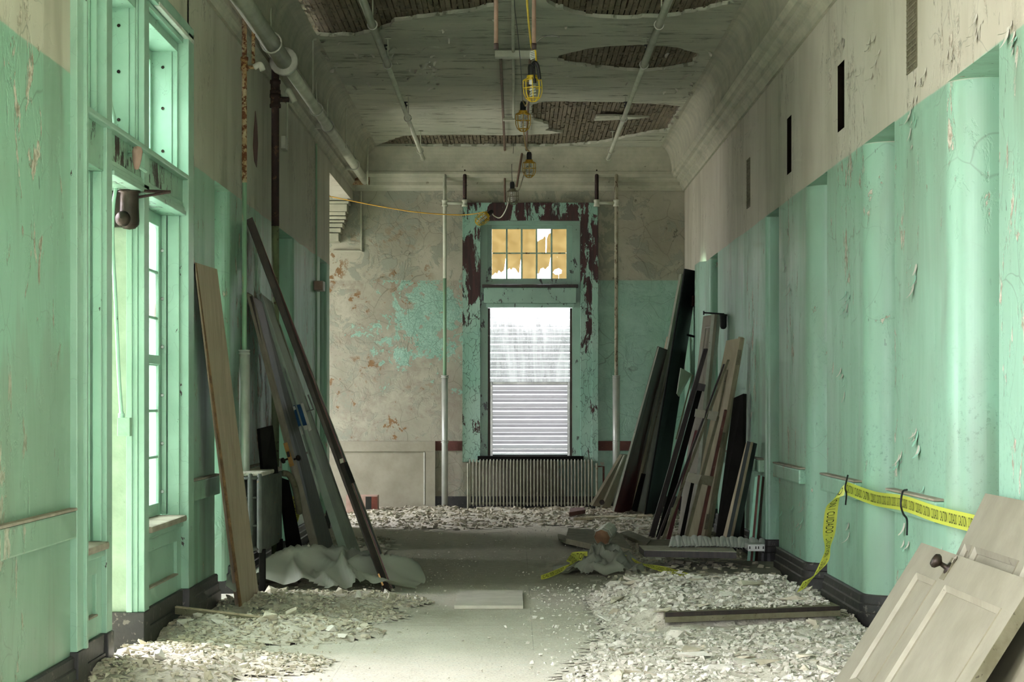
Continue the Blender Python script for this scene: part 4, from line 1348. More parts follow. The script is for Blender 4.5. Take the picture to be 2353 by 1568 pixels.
b1 = leaf('loose_door_slab', 'dark brown door with grey edge and brass lock leaning on the left wall', 'door',
          [(565, 672, 13.5), (580, 680, 13.5), (747, 1317, 14.3), (729, 1318, 14.28)],
          [(580, 680, 13.5), (602, 694, 13.9), (783, 1312, 14.75), (747, 1317, 14.3)], m_edge, m_brown)
lk = qslab('lock_plate', [(651, 1020, 13.88), (660, 1017, 13.88), (676, 1070, 13.93), (666, 1074, 13.93)], .012, m_brass, b1)
qslab('keyhole', [(658, 1040, 13.87), (664, 1038, 13.87), (667, 1050, 13.88), (661, 1052, 13.88)], .004, m_ink, lk)
for (xa, ya, xb, yb) in [(661, 1055, 648, 1060), (676, 1056, 688, 1052)]:
    a, b = P(xa, ya, 13.9), P(xb, yb, 13.88)
    d = (b - a).normalized()
    MB().lathe([(0, 0), (.008, 0), (.007, .022), (.02, .028), (.022, .04), (.014, .05), (0, .052)], a, d, 14).build('door_knob', m_bronze, b1, True)
qslab('hinge_strip', [(653, 845, 13.72), (656, 846, 13.74), (727, 1080, 14.2), (723, 1081, 14.18)], .003, m_steel, b1)
b2 = leaf('loose_door_slab', 'pale celadon door with blue taped lock leaning on the left wall', 'door',
          [(589, 677, 13.95), (601, 675, 13.95), (808, 1296, 15.15), (790, 1297, 15.1)],
          [(601, 675, 13.95), (627, 696, 14.5), (836, 1290, 15.8), (808, 1296, 15.15)], m_celadon, m_olive)
qslab('panel_groove', [(640, 745, 14.5), (643, 746, 14.52), (688, 880, 14.8), (685, 881, 14.78)], .003, m_olivew, b2)
tp = qslab('masking_tape', [(674, 934, 14.3), (690, 931, 14.3), (706, 977, 14.4), (683, 982, 14.38)], .012, m_blue, b2)
for q in ([(671, 936, 14.3), (677, 933, 14.3), (680, 941, 14.3), (674, 944, 14.3)], [(688, 981, 14.36), (693, 980, 14.36), (698, 998, 14.4), (693, 1000, 14.4)], [(695, 980, 14.36), (705, 978, 14.36), (707, 987, 14.37), (697, 990, 14.37)], [(691, 929, 14.28), (697, 927, 14.28), (716, 988, 14.42), (710, 992, 14.42)]):
    qslab('lock_metal', q, .01, m_white, tp)
MB().tube([P(675, 956, 14.28), P(659, 961, 14.25)], .006, 8).build('handle_spindle', m_steel, b2)
MB().tube([P(705, 947, 14.3), P(721, 941, 14.3), P(708, 908, 14.25)], .0065, 8).build('lever_handle', m_steel, b2)
qslab('hinge_strip', [(700, 910, 14.85), (702, 910, 14.85), (800, 1190, 15.5), (797, 1190, 15.5)], .003, m_steel, b2)
b3 = leaf('loose_door_slab', 'very long dark stained door edge slanting across the left pipes', 'door',
          [(565, 506, 13.28), (580, 499, 13.30), (899, 1360, 12.92), (884, 1363, 12.87)],
          [(580, 499, 13.30), (596, 540, 13.9), (911, 1352, 13.4), (899, 1360, 12.92)], m_darkwood, m_pale)
qslab('dark_bead', [(586, 515, 13.3), (588, 519, 13.3), (904, 1358, 13.0), (902, 1358, 13.0)], .004, m_maroon, b3)
qslab('dark_bead', [(591, 530, 13.5), (594, 536, 13.55), (909, 1353, 13.2), (906, 1355, 13.15)], .004, m_darkwood, b3)
qslab('lock_mortise', [(789, 1064, 12.98), (797, 1061, 12.98), (816, 1108, 12.96), (807, 1112, 12.96)], .006, m_black, b3)
qslab('split_wood', [(780, 1056, 12.98), (788, 1053, 12.98), (790, 1063, 12.98), (782, 1066, 12.98)], .006, m_edge, b3)
qslab('brass_plate', [(868, 1320, 12.86), (871, 1318, 12.86), (882, 1345, 12.86), (878, 1347, 12.86)], .004, m_brass, b3)
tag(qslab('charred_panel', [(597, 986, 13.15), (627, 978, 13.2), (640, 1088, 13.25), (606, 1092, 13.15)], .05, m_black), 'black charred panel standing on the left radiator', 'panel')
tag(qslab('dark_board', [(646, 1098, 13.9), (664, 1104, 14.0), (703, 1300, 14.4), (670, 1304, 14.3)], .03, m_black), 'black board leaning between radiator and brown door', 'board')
tag(MB().tube(catmull([P(650, 1088, 13.8), P(664, 1092, 13.85), P(676, 1115, 13.9), P(684, 1150, 13.95), P(688, 1180, 14.0)], 6), .022, 8).build('bent_hose', m_olivew, None, True), 'dusty bent hose drooping behind the brown door edge', 'hose')
# board on the floor, left
t = thing('floor_moulding', 'long dark wood moulding lying on the left rubble', 'moulding', tuple(P(550, 1420, 10.7)))
a, b = P(402, 1397, 10.62), P(698, 1432, 10.45)
MB().prism([a, b, b + Vector((.02, .07, 0)), a + Vector((.0, .07, 0))], (0, 0, -.035)).build('moulding', m_olivew, t)
MB().prism([a + Vector((0, -.002, .0)), b + Vector((0, -.002, 0)), b + Vector((0, .012, 0)), a + Vector((0, .012, 0))], (0, 0, .006)).build('bead', m_pale, t)
MB().prism([a + Vector((0, .03, .0)), b + Vector((0, .03, 0)), b + Vector((0, .045, 0)), a + Vector((0, .045, 0))], (0, 0, .006)).build('bead', m_pale, t)
# cardboard/brick box near the back wall
t = thing('small_box', 'small pink and black box on the floor by the wainscot', 'box', tuple(P(830, 1175, 21.9)))
q0, q1 = P(795, 1176, 21.8), P(868, 1139, 21.8)
MB().box(q0.x, q1.x, 21.8, 22.0, .02, q1.z, .004).build('carton', m_pink, t)
qslab('dark_label', [(840, 1142, 21.79), (853, 1142, 21.79), (853, 1172, 21.79), (840, 1172, 21.79)], .004, m_ink, t)
qslab('brown_side', [(853.5, 1142, 21.79), (867, 1142, 21.79), (867, 1173, 21.79), (853.5, 1173, 21.79)], .004, m_brickr, t)

# ------------------------------------------------------------------ leaning stack, right
def board(name, label, cat, q, th, mat):
    return tag(qslab(name, q, th, mat), label, cat)


t = thing('leaning_shelf', 'low pale board leaning left of the maroon door', 'board', tuple(P(1380, 1166, 21.8)))
qslab('board', [(1430, 1046, 21.9), (1444, 1046, 22.2), (1402, 1168, 21.9), (1361, 1163, 21.6)], .03, m_mould, t)
qslab('bead', [(1434, 1046, 21.88), (1437, 1046, 21.9), (1384, 1166, 21.7), (1380, 1166, 21.68)], .006, m_white, t)
MB().lathe([(0, 0), (.028, 0), (.03, .004), (.018, .008)], P(1383, 1155, 21.68), (0, -1, .2), 14).build('knot_hole', m_darkwood, t)
t = leaf('loose_door_slab', 'deep maroon door leaning at the right back corner', 'door',
         [(1511, 799, 21.0), (1515, 797, 21.0), (1411, 1176, 20.9), (1406, 1175, 20.9)],
         [(1515, 797, 21.0), (1541, 807, 21.7), (1448, 1183, 21.4), (1411, 1176, 20.9)], m_white, m_maroon)
t = thing('loose_door_slab', 'stripped beige door between the maroon and black doors', 'door', tuple(P(1470, 1180, 21.7)))
qslab('face', [(1537, 775, 21.6), (1566, 762, 21.8), (1500, 1184, 21.6), (1450, 1182, 21.4)], .03, m_pale, t)
qslab('stile_groove', [(1534, 850, 21.5), (1537, 850, 21.5), (1478, 1090, 21.4), (1475, 1090, 21.4)], .004, m_olivew, t)
qslab('dark_lower_rail', [(1474, 1088, 21.35), (1484, 1090, 21.35), (1462, 1184, 21.3), (1448, 1182, 21.3)], .006, m_black, t)
t = thing('loose_door_slab', 'grey green door edge showing left of the tall black door', 'door', tuple(P(1462, 1180, 21.5)))
qslab('edge', [(1566, 630, 21.55), (1575, 630, 21.6), (1478, 1184, 21.4), (1464, 1184, 21.4)], .03, m_olive, t)
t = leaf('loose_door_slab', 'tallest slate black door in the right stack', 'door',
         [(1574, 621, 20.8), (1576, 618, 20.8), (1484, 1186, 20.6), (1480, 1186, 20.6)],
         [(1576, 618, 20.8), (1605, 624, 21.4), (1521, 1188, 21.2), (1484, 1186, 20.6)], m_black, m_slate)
for (x, y) in [(1590, 690), (1556, 890)]:
    qslab('rusty_hinge', [(x + 3, y - 10, 21.0), (x + 8, y - 10, 21.05), (x + 6, y + 14, 21.05), (x + 1, y + 14, 21.0)], .012, m_redrail, t)
MB().tube([P(1580, 770, 21.0), P(1595, 774, 20.9)], .012, 8).build('latch_bar', m_rubber, t)
board('metal_bracket', 'grey triangular metal plate beside the black door hinge', 'bracket', [(1565, 846, 20.3), (1590, 860, 20.4), (1561, 912, 20.4), (1556, 905, 20.3)], .012, m_olive)
board('wood_strip', 'thin dark strip leaning against the right back corner', 'strip', [(1590, 862, 20.2), (1593, 862, 20.2), (1556, 1010, 20.2), (1552, 1010, 20.2)], .012, m_olivew)
t = thing('loose_door_slab', 'taupe door with chipped white edge and black closer', 'door', tuple(P(1585, 1250, 18.1)))
qslab('face', [(1616, 727, 18.1), (1642, 723, 17.9), (1594, 1245, 17.75), (1555, 1245, 18.0)], .03, m_panel, t)
qslab('edge', [(1642, 723, 17.9), (1656, 721, 18.05), (1612, 1243, 17.95), (1594, 1245, 17.75)], .03, m_white, t)
for q in ([(1621, 752, 17.98), (1637, 749, 17.9), (1637, 752, 17.9), (1621, 755, 17.98)], [(1621, 752, 17.98), (1624, 752, 17.98), (1604, 900, 17.95), (1601, 900, 17.95)]):
    qslab('panel_bead', q, .006, m_mould, t)
c = P(1662, 738, 17.85)
MB().lathe([(0, -.075), (.02, -.07), (.031, -.05), (.031, .045), (.036, .048), (.036, .06), (0, .065)], c, (0, 0, 1), 16).build('closer_cylinder', m_rubber, t, True)
MB().tube([P(1664, 722, 17.85), P(1617, 719, 17.9)], .007, 8).build('closer_arm', m_rubber, t)
MB().tube([P(1617, 715, 17.9), P(1617, 724, 17.9)], .007, 8).build('arm_pivot', m_rubber, t)
t = thing('loose_door_slab', 'beige door with three cut hinge slots in its edge', 'door', tuple(P(1610, 1255, 17.2)))
qslab('face', [(1669, 783, 16.3), (1701, 777, 16.1), (1614, 1256, 16.8), (1574, 1256, 17.0)], .03, m_beige, t)
ed = qslab('edge', [(1701, 777, 16.1), (1711, 778, 16.12), (1629, 1258, 16.9), (1614, 1256, 16.8)], .03, m_cream, t)
for (x, y) in [(1698, 822), (1661, 1012), (1626, 1200)]:
    qslab('hinge_slot', [(x - 2, y - 18, 16.02 + (y - 800) * .00145), (x + 6, y - 17, 16.02 + (y - 800) * .00145), (x, y + 17, 16.04 + (y - 800) * .00145), (x - 8, y + 17, 16.04 + (y - 800) * .00145)], .006, m_olivew, ed)
qslab('stile_groove', [(1668, 850, 16.3), (1672, 850, 16.28), (1650, 965, 16.42), (1646, 965, 16.42)], .003, m_olivew, t)
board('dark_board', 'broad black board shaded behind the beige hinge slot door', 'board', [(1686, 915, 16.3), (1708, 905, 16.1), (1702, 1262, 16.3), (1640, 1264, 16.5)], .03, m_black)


def bar(name, p0, p1, w0, mat, parent, Y0, Y1, th=.035):
    (x0, y0), (x1, y1) = p0, p1
    return qslab(name, [(x0 - w0 * .42, y0, Y0), (x0 + w0 * .42, y0, Y0), (x1 + w0 * .58, y1, Y1), (x1 - w0 * .58, y1, Y1)], th, mat, parent)


t = thing('old_casement', 'dark wooden sash frame leaning in front of the black door', 'window sash', tuple(P(1500, 1228, 17.6)))
bar('stile', (1622, 803), (1497, 1236), 12, m_darkwood, t, 17.2, 17.6)
bar('stile', (1611, 886), (1516, 1236), 14, m_black, t, 17.35, 17.75)
qslab('rail', [(1604, 880, 17.3), (1622, 884, 17.3), (1618, 900, 17.3), (1600, 897, 17.3)], .03, m_darkwood, t)
t = thing('glazing_grille', 'thin dark bars crossing the beige door', 'window sash', tuple(P(1520, 1230, 16.9)))
bar('bar', (1674, 828), (1524, 1240), 6, m_olivew, t, 16.1, 16.5, .02)
bar('bar', (1664, 838), (1512, 1240), 5, m_darkwood, t, 16.15, 16.55, .02)
bar('bar', (1600, 990), (1536, 1240), 8, m_maroon, t, 16.4, 16.6, .02)
bar('bar', (1596, 1090), (1566, 1238), 8, m_black, t, 16.5, 16.65, .02)
t = thing('wooden_ladder', 'brown ladder like frame with two grey crosspieces', 'frame', tuple(P(1590, 1245, 16.6)))
bar('stile', (1668, 945), (1603, 1250), 7, m_redrail, t, 15.95, 16.35)
bar('stile', (1650, 960), (1573, 1250), 7, m_olivew, t, 15.95, 16.35)
qslab('crosspiece', [(1599, 940, 15.92), (1622, 944, 15.92), (1618, 962, 15.92), (1596, 958, 15.92)], .03, m_mould, t)
qslab('crosspiece', [(1630, 944, 15.9), (1651, 947, 15.9), (1645, 968, 15.9), (1626, 963, 15.9)], .03, m_mould, t)
qslab('crosspiece', [(1583, 1086, 16.05), (1612, 1092, 16.05), (1603, 1114, 16.05), (1576, 1106, 16.05)], .03, m_mould, t)
qslab('crosspiece', [(1612, 1092, 16.05), (1641, 1096, 16.05), (1635, 1118, 16.05), (1608, 1112, 16.05)], .03, m_olivew, t)
t = leaf('leaning_plank', 'short plank with pale face and dark side near the right pier', 'plank',
         [(1714, 1018, 15.4), (1725, 1016, 15.36), (1667, 1287, 15.5), (1648, 1287, 15.55)],
         [(1725, 1016, 15.36), (1740, 1020, 15.5), (1688, 1287, 15.65), (1667, 1287, 15.5)], m_pale, m_slate, .03, .03)
t = leaf('leaning_plank', 'green edged rust red strip standing at the right pier', 'plank',
         [(1735, 1097, 15.1), (1747, 1093, 15.05), (1729, 1294, 15.0), (1716, 1294, 15.05)],
         [(1747, 1093, 15.05), (1757, 1097, 15.13), (1740, 1296, 15.13), (1729, 1294, 15.0)], m_flake_g, m_redrail, .02, .02)

# ------------------------------------------------------------------ boards and junk on the floor, right
def fslab(name, label, cat, corners, z, th, mat, parent=None):
    p = [FL(x, y, z) for x, y in corners]
    o = MB().prism(p, (0, 0, -th)).build(name, mat, parent)
    return tag(o, label, cat) if label else o


fslab('floor_tile', 'single flat pale slab lying in the middle of the corridor', 'slab', [(1052, 1357), (1200, 1357), (1202, 1392), (1044, 1392)], .022, .02, m_slab)
t = thing('fallen_door_slab', 'fallen door buried under white rubble, front edge bare', 'door', (1.25, 11.2, 0))
pz = .125
cs = [FL(1528, 1408, pz), FL(1930, 1393, pz), FL(1800, 1336, pz), FL(1452, 1329, pz)]
MB().prism(cs, (0, 0, -.04)).build('leaf', m_olivew, t)
e0, e1 = cs[0], cs[1]
MB().prism([e0 + Vector((0, -.012, 0)), e1 + Vector((0, -.012, 0)), e1, e0], (0, 0, -.022)).build('edge_strip', m_darkwood, t)
MB().prism([e0 + Vector((0, -.008, -.024)), e1 + Vector((0, -.008, -.024)), e1 + Vector((0, .01, -.024)), e0 + Vector((0, .01, -.024))], (0, 0, -.03)).build('edge_strip', m_olivew, t)
MB().box(1.55, 1.6, 10.9, 11.0, 0, .085).build('support_block', m_black, t)
fslab('floor_board', 'flat grey board on the floor before the right pier base', 'board', [(1532, 1284), (1782, 1291), (1798, 1324), (1545, 1314)], .035, .03, m_gdoor)
t = thing('fallen_plank', 'thick plank with dusty top in front of the white blind', 'plank', tuple(FL(1580, 1285, 0)))
pz = .16
p = [FL(1480, 1266, pz), FL(1692, 1270, pz), FL(1680, 1257, pz), FL(1468, 1255, pz)]
MB().prism(p, (0, 0, -.045)).build('plank', m_darkwood, t)
MB().prism([q + Vector((0, 0, .0005)) for q in p], (0, 0, .003)).build('dust_layer', m_bed, t)
fslab('fallen_board', 'broad broken board left of the log piece', 'board', [(1300, 1238), (1384, 1256), (1364, 1217), (1306, 1214)], .09, .045, m_olivew)
fslab('fallen_board', 'wedge of broken board right of the log piece', 'board', [(1398, 1250), (1452, 1264), (1428, 1227), (1404, 1223)], .09, .05, m_olivew)
fslab('fallen_board', 'dark slat pointing away behind the log piece', 'board', [(1486, 1251), (1496, 1240), (1444, 1219), (1425, 1225)], .07, .03, m_olivew)
fslab('fallen_board', 'short olive board under the end of the white blind', 'board', [(1482, 1258), (1560, 1260), (1560, 1241), (1494, 1240)], .06, .03, m_olivew)
fslab('fallen_board', 'small dark board tip left of the broken board', 'board', [(1284, 1238), (1300, 1245), (1302, 1232), (1282, 1227)], .05, .02, m_olivew)
fslab('long_plank', 'long low plank across the rubble before the back doors', 'plank', [(1318, 1190), (1500, 1186), (1498, 1181), (1400, 1184)], .07, .03, m_pale)
fslab('short_plank', 'short plank below the long low plank at the back', 'plank', [(1430, 1205), (1462, 1203), (1460, 1196), (1436, 1198)], .05, .03, m_pale)
fslab('short_plank', 'stub of reddish plank beside the back radiator', 'plank', [(1308, 1178), (1345, 1172), (1342, 1166), (1310, 1168)], .12, .04, m_redrail)
t = thing('log_piece', 'white painted broken newel log with raw brown end', 'log', tuple(P(1388, 1250, 15.9)))
c = P(1383, 1236, 15.6)
ax = Vector((.35, 1, .25)).normalized()
MB().lathe([(0, 0), (.045, 0), (.062, .004), (.066, .0041)], c, ax, 8).build('raw_end', m_log, t)
MB().lathe([(.067, .0), (.069, .05), (.055, .05), (.055, .058), (.069, .058), (.064, .22), (0, .22)], c, ax, 8).build('log', m_white, t)
# collapsed blind
t = thing('window_blind', 'collapsed white slatted blind lying across the boards', 'blind', tuple(P(1650, 1268, 14.7)))
nsl = 26
me = None
for k in range(nsl):
    u = k / (nsl - 1)
    c = P(1545 + 205 * u, 1254 + 7 * u - 4 * math.sin(u * 3), 14.72)
    if me is None:
        vv, ff = [], []
        for i in range(2):
            for j in range(7):
                a = -1.0 + 2.0 * j / 6
                vv.append((.03 * math.sin(a), -.08 + i * .3, .034 * math.cos(a) - .02))
        for j in range(6):
            ff.append((j, j + 1, 7 + j + 1, 7 + j))
        me = bpy.data.meshes.new('slat')
        me.from_pydata(vv, [], ff)
        me.materials.append(m_blind)
        me.polygons.foreach_set('use_smooth', [True] * 6)
    s = bpy.data.objects.new('slat', me)
    COL.objects.link(s)
    s.parent = t
    s.location = c - ORG[t.name]
    s.rotation_euler = (random.uniform(-.05, .05) + .2, random.uniform(-.1, .1) + .35, random.uniform(-.08, .08))
a, b = P(1718, 1267, 14.6), P(1757, 1251, 14.6)
MB().box(a.x, b.x, 14.58, 14.78, a.z, b.z, .006).build('head_rail', m_blind, t)
for x in (1722, 1736, 1742, 1753):
    qslab('rail_slot', [(x, 1256, 14.575), (x + 2, 1256, 14.575), (x + 2.5, 1262, 14.575), (x - .5, 1262, 14.575)], .003, m_ink, t)

# ------------------------------------------------------------------ panelled doors, lower right
def lying_door(name, label, top, bot, y0, y1, th, mat, panels, knob=None, vpan=(.13, .62)):
    """top / bottom: (x, z) of the leaning width; door length along Y from far y1 to near y0"""
    tx, tz = top; bx_, bz_ = bot
    wv = Vector((bx_ - tx, 0, bz_ - tz)); W = wv.length; wd = wv.normalized()
    nrm = Vector((-wd.z, 0, wd.x))
    if nrm.x > 0: nrm = -nrm
    t = thing(name, label, 'door', (bx_, (y0 + y1) / 2, 0))

    def pt(u, v, h):
        return Vector((tx, y1 - u, tz)) + wd * v + nrm * h

    def blk(nm, u0, u1, v0, v1, h0, h1, m, bev=0):
        p = [pt(u0, v0, h0), pt(u1, v0, h0), pt(u1, v1, h0), pt(u0, v1, h0)]
        return MB().prism(p, nrm * (h1 - h0)).build(nm, m, t)
    L = y1 - y0
    v0, v1 = vpan[0], min(vpan[1], W - .1)
    blk('lock_stile', 0, L, 0, v0, -th, 0, mat)
    blk('hinge_stile', 0, L, v1, W, -th, 0, mat)
    us = [0] + [x for p in panels for x in p] + [L]
    for i in range(0, len(us), 2):
        blk('rail', us[i], us[i + 1], v0, v1, -th, -.0004, mat)
    for (a, b) in panels:
        blk('panel', a, b, v0, v1, -th * .7, -.016, mat)
        mw = .022
        # raised moulding around the panel: sloped strips
        for (A, B, C_, D) in [((a, v0), (b, v0), (b - mw, v0 + mw), (a + mw, v0 + mw)), ((a, v1), (b, v1), (b - mw, v1 - mw), (a + mw, v1 - mw)), ((a, v0), (a, v1), (a + mw, v1 - mw), (a + mw, v0 + mw)), ((b, v0), (b, v1), (b - mw, v1 - mw), (b - mw, v0 + mw))]:
            p = [pt(*A, .004), pt(*B, .004), pt(*C_, -.010), pt(*D, -.010), pt(*A, -.02), pt(*B, -.02), pt(*C_, -.02), pt(*D, -.02)]
            MB().add(p, [(0, 1, 2, 3), (4, 5, 1, 0), (7, 6, 2, 3), (0, 3, 7, 4), (1, 2, 6, 5)]).build('panel_moulding', m_mould, t)
    blk('end_grain', L, L + .006, 0, W, -th, 0, m_olivew)
    if knob:
        u, v = knob
        k = MB().lathe([(.026, 0), (.024, .004), (.011, .008), (.009, .03), (.014, .035), (.027, .045), (.03, .055), (.024, .066), (0, .07)], pt(u, v, .002), nrm, 20).build('door_knob', m_bronze, t, True)
        blk('knob_plate', u - .03, u + .04, v - .045, v + .05, 0, .003, m_olivew)
        MB().lathe([(0, 0), (.016, 0), (.018, .002)], pt(u + .03, v - .04, .003), nrm, 14).build('keyhole_disc', m_edge, t)
    return t


sc_ = 1.70 / 1.85
Yf, Yn = 8.93 * sc_, 7.0 * sc_
D1 = ((1.70, 1.25 - (1.25 - .605) * sc_), (1.70 - .415, 0.0))
Lr = sc_
lying_door('panelled_door_slab', 'taupe panelled door with round knob lying on its side against the wall', (1.70, .662), (1.285, .0), Yn, Yf, .042, m_greydoor,
           [(.26 * sc_, .655 * sc_), (.84 * sc_, 1.77 * sc_)], knob=(.715 * sc_, .062), vpan=(.125, .64))
lying_door('panelled_door_slab', 'weathered taupe door behind the knobbed door at the right edge', (1.885, .885), (1.462, .005), 6.0, 7.86, .042, m_greydoor,
           [(.07, .19), (.24, .9), (1.0, 1.7)], vpan=(.22, .85))

# ------------------------------------------------------------------ caution tape
fc = bpy.data.curves.new('tape_text', 'FONT')


def text_mesh(body):
    cu = bpy.data.curves.new('tape_text', 'FONT')
    cu.body = body
    cu.size = 1.0
    cu.space_character = 1.1
    o = bpy.data.objects.new('tmp_text', cu)
    COL.objects.link(o)
    dg = bpy.context.evaluated_depsgraph_get()
    me = o.evaluated_get(dg).to_mesh()
    vs = [v.co.copy() for v in me.vertices]
    fs = [tuple(p.vertices) for p in me.polygons]
    o.evaluated_get(dg).to_mesh_clear()
    bpy.data.objects.remove(o)
    return vs, fs


TXT = text_mesh('CAUTION / CUIDADO / ' * 12)
txx = max(v.x for v in TXT[0]); txh = max(v.y for v in TXT[0])


def tape(label, ctr, wid, W=.076, flip=False, lift=.0012, ts=.044, condense=.62):
    """ctr: centre points, wid: across vectors per point"""
    n = 10
    c = catmull(ctr, n)
    wv = [q.normalized() for q in catmull(wid, n)]
    t = thing('barrier_tape', label, 'tape', tuple(ctr[-1]), group='yellow caution tape')
    v, f = [], []
    for p, q in zip(c, wv):
        v += [p + q * (W / 2), p - q * (W / 2)]
    for i in range(len(c) - 1):
        f.append((2 * i, 2 * i + 1, 2 * i + 3, 2 * i + 2))
    obj('ribbon', v, f, m_tape, t, True)
    cum = [0]
    for i in range(1, len(c)):
        cum.append(cum[-1] + (c[i] - c[i - 1]).length)
    L = cum[-1]
    sx = ts * condense
    vs, keep = [], []
    for q in TXT[0]:
        u = q.x * sx + .02
        keep.append(u < L - .01)
        u = min(u, L - .001)
        if flip: u = L - u
        i = min(max(0, next((k for k in range(1, len(cum)) if cum[k] >= u), len(cum) - 1) - 1), len(c) - 2)
        s = (u - cum[i]) / max(1e-6, cum[i + 1] - cum[i])
        p = c[i].lerp(c[i + 1], s)
        wq = wv[i].lerp(wv[i + 1], s).normalized()
        tg = (c[i + 1] - c[i]).normalized()
        nn = tg.cross(wq).normalized()
        if nn.dot(p - Vector((0, 0, CH))) > 0: nn = -nn
        vs.append(p + wq * ((q.y / txh - .5) * ts * (1 if True else -1)) + nn * lift)
    fs = [q for q in TXT[1] if all(keep[i] for i in q)]
    used = sorted({i for q in fs for i in q})
    mp = {i: k for k, i in enumerate(used)}
    if fs:
        tag(obj('lettering', [vs[i] for i in used], [tuple(mp[i] for i in q) for q in fs], m_ink, t), 'black caution lettering')
    return t


Zv = Vector((0, 0, 1))
xw = XR - .05
tape('yellow caution tape strung along the right wall from pier to pier', [P(1944, 1122, 10.95), P(2010, 1146, 10.35), P(2076, 1157, 9.45), P(2150, 1182, 8.75), P(2245, 1206, 8.05)], [Zv, Zv, Zv, Zv, Zv], .075)
tape('yellow caution tape hanging down to the rubble at the right wall', [P(1943, 1124, 10.92), P(1925, 1136, 10.95), P(1912, 1165, 11.0), P(1906, 1215, 11.05), P(1902, 1260, 11.1), P(1890, 1300, 11.0), P(1862, 1335, 10.9), P(1838, 1350, 10.85)],
     [Vector((.25, 0, 1)), Vector((.6, .1, .9)), Vector((1, .1, .25)), Vector((1, .1, .1)), Vector((.5, .7, .2)), Vector((.85, .2, .5)), Vector((.6, .3, .8)), Vector((.5, .3, .8))], .075)
tape('crumpled end of yellow tape at the left of the plastic heap', [FL(1243, 1328, .01), FL(1262, 1322, .03), FL(1290, 1310, .05), FL(1320, 1292, .1), FL(1308, 1280, .12), FL(1350, 1278, .12)], [Vector((0, 1, .4)), Vector((0, 1, .5)), Vector((.2, .8, .5)), Vector((.9, .3, .4)), Vector((.5, .3, .8)), Vector((0, .4, 1))], .07)
tape('twisted yellow tape trailing right from the plastic heap', [FL(1412, 1284, .1), FL(1440, 1287, .09), FL(1475, 1297, .07), FL(1520, 1308, .06), FL(1570, 1320, .05), FL(1614, 1330, .04)], [Vector((0, .3, 1)), Vector((.1, .6, .8)), Vector((.2, 1, .1)), Vector((.1, .9, .5)), Vector((0, 1, .4)), Vector((0, 1, .2))], .075)
tape('scrap of yellow tape hanging behind the brown door', [P(678, 1140, 14.6), P(682, 1165, 14.6), P(680, 1190, 14.6), P(673, 1216, 14.6)], [Vector((1, 0, .2)), Vector((1, .2, 0)), Vector((.8, .4, .1)), Vector((.4, .8, 0))], .05, ts=.034)
for lab, pts in [('black wire tie holding the tape on the middle pier', [P(1948, 1093, 10.95), P(1945, 1106, 10.9), P(1942, 1122, 10.88), P(1945, 1136, 10.9), P(1943, 1160, 10.95)]),
                 ('black wire tie holding the tape on the near pier', [P(2084, 1126, 9.45), P(2074, 1131, 9.4), P(2070, 1160, 9.38), P(2076, 1182, 9.4), P(2084, 1195, 9.42), P(2084, 1230, 9.45)])]:
    tag(MB().tube(catmull(pts, 6), .005, 6).build('wire_tie', m_rubber), lab, 'wire tie')

# ------------------------------------------------------------------ plastic sheeting
def cloth(name, label, cx, cy, rx, ry, h, seed, mat, nu=70, nv=60):
    rs = np.random.default_rng(seed)
    X, Y = np.meshgrid(np.linspace(-1, 1, nu), np.linspace(-1, 1, nv), indexing='ij')
    Z = np.zeros_like(X)
    wx = X + .12 * np.sin(3.1 * Y + seed)
    wy = Y + .12 * np.sin(2.7 * X + 2 * seed)
    for k in range(12):
        a = rs.uniform(0, math.pi)
        d = (wx - rs.uniform(-.6, .6)) * math.cos(a) + (wy - rs.uniform(-.6, .6)) * math.sin(a)
        s = rs.uniform(.16, .45)
        l = wx * math.sin(a) - wy * math.cos(a)
        Z = np.maximum(Z, rs.uniform(.45, 1.0) * np.clip(1 - np.abs(d) / s, 0, 1) * (.55 + .45 * np.cos(rs.uniform(.8, 2) * l + rs.uniform(-1, 1)))) + .09 * np.clip(1 - np.abs(d) / .07, 0, 1)
    ang = np.arctan2(Y, X)
    R = np.sqrt(X ** 2 + Y ** 2) / (1 + .12 * np.sin(3 * ang + seed) + .08 * np.sin(7 * ang))
    env = np.clip(1.15 - R ** 2, 0, 1) ** .7
    Z = Z * h * env ** .6 + .012
    jx = X * rx + .03 * np.sin(9 * Y + seed)
    v = [(cx + jx[i, j], cy + Y[i, j] * ry, Z[i, j]) for i in range(nu) for j in range(nv)]
    f = []
    for i in range(nu - 1):
        for j in range(nv - 1):
            if R[i, j] < 1.02:
                f.append((i * nv + j, (i + 1) * nv + j, (i + 1) * nv + j + 1, i * nv + j + 1))
    o = obj(name, v, f, mat, None, True)
    bm = bmesh.new(); bm.from_mesh(o.data)
    bmesh.ops.delete(bm, geom=[q for q in bm.verts if not q.link_faces], context='VERTS')
    bm.to_mesh(o.data); bm.free()
    return tag(o, label, 'plastic sheet')


cloth('plastic_sheet', 'crumpled milky plastic sheet around the leaning door feet on the left', -1.22, 13.35, .58, .66, .28, 3, m_plastic)
cloth('plastic_sheet', 'small crumpled plastic sheet on rubble beside the yellow tape', .62, 14.35, .32, .42, .2, 11, sheet_mat('grey_plastic_sheet', 'b4b5a6', .3, .08), 50, 44)
tag(obj('plastic_scrap', [P(522, 1325, 11.9), P(540, 1300, 12.0), P(556, 1345, 11.9), P(540, 1362, 11.8), P(518, 1345, 11.8)], [(0, 1, 2, 3, 4)], m_plastic), 'scrap of clear plastic at the foot of the plywood', 'plastic scrap')

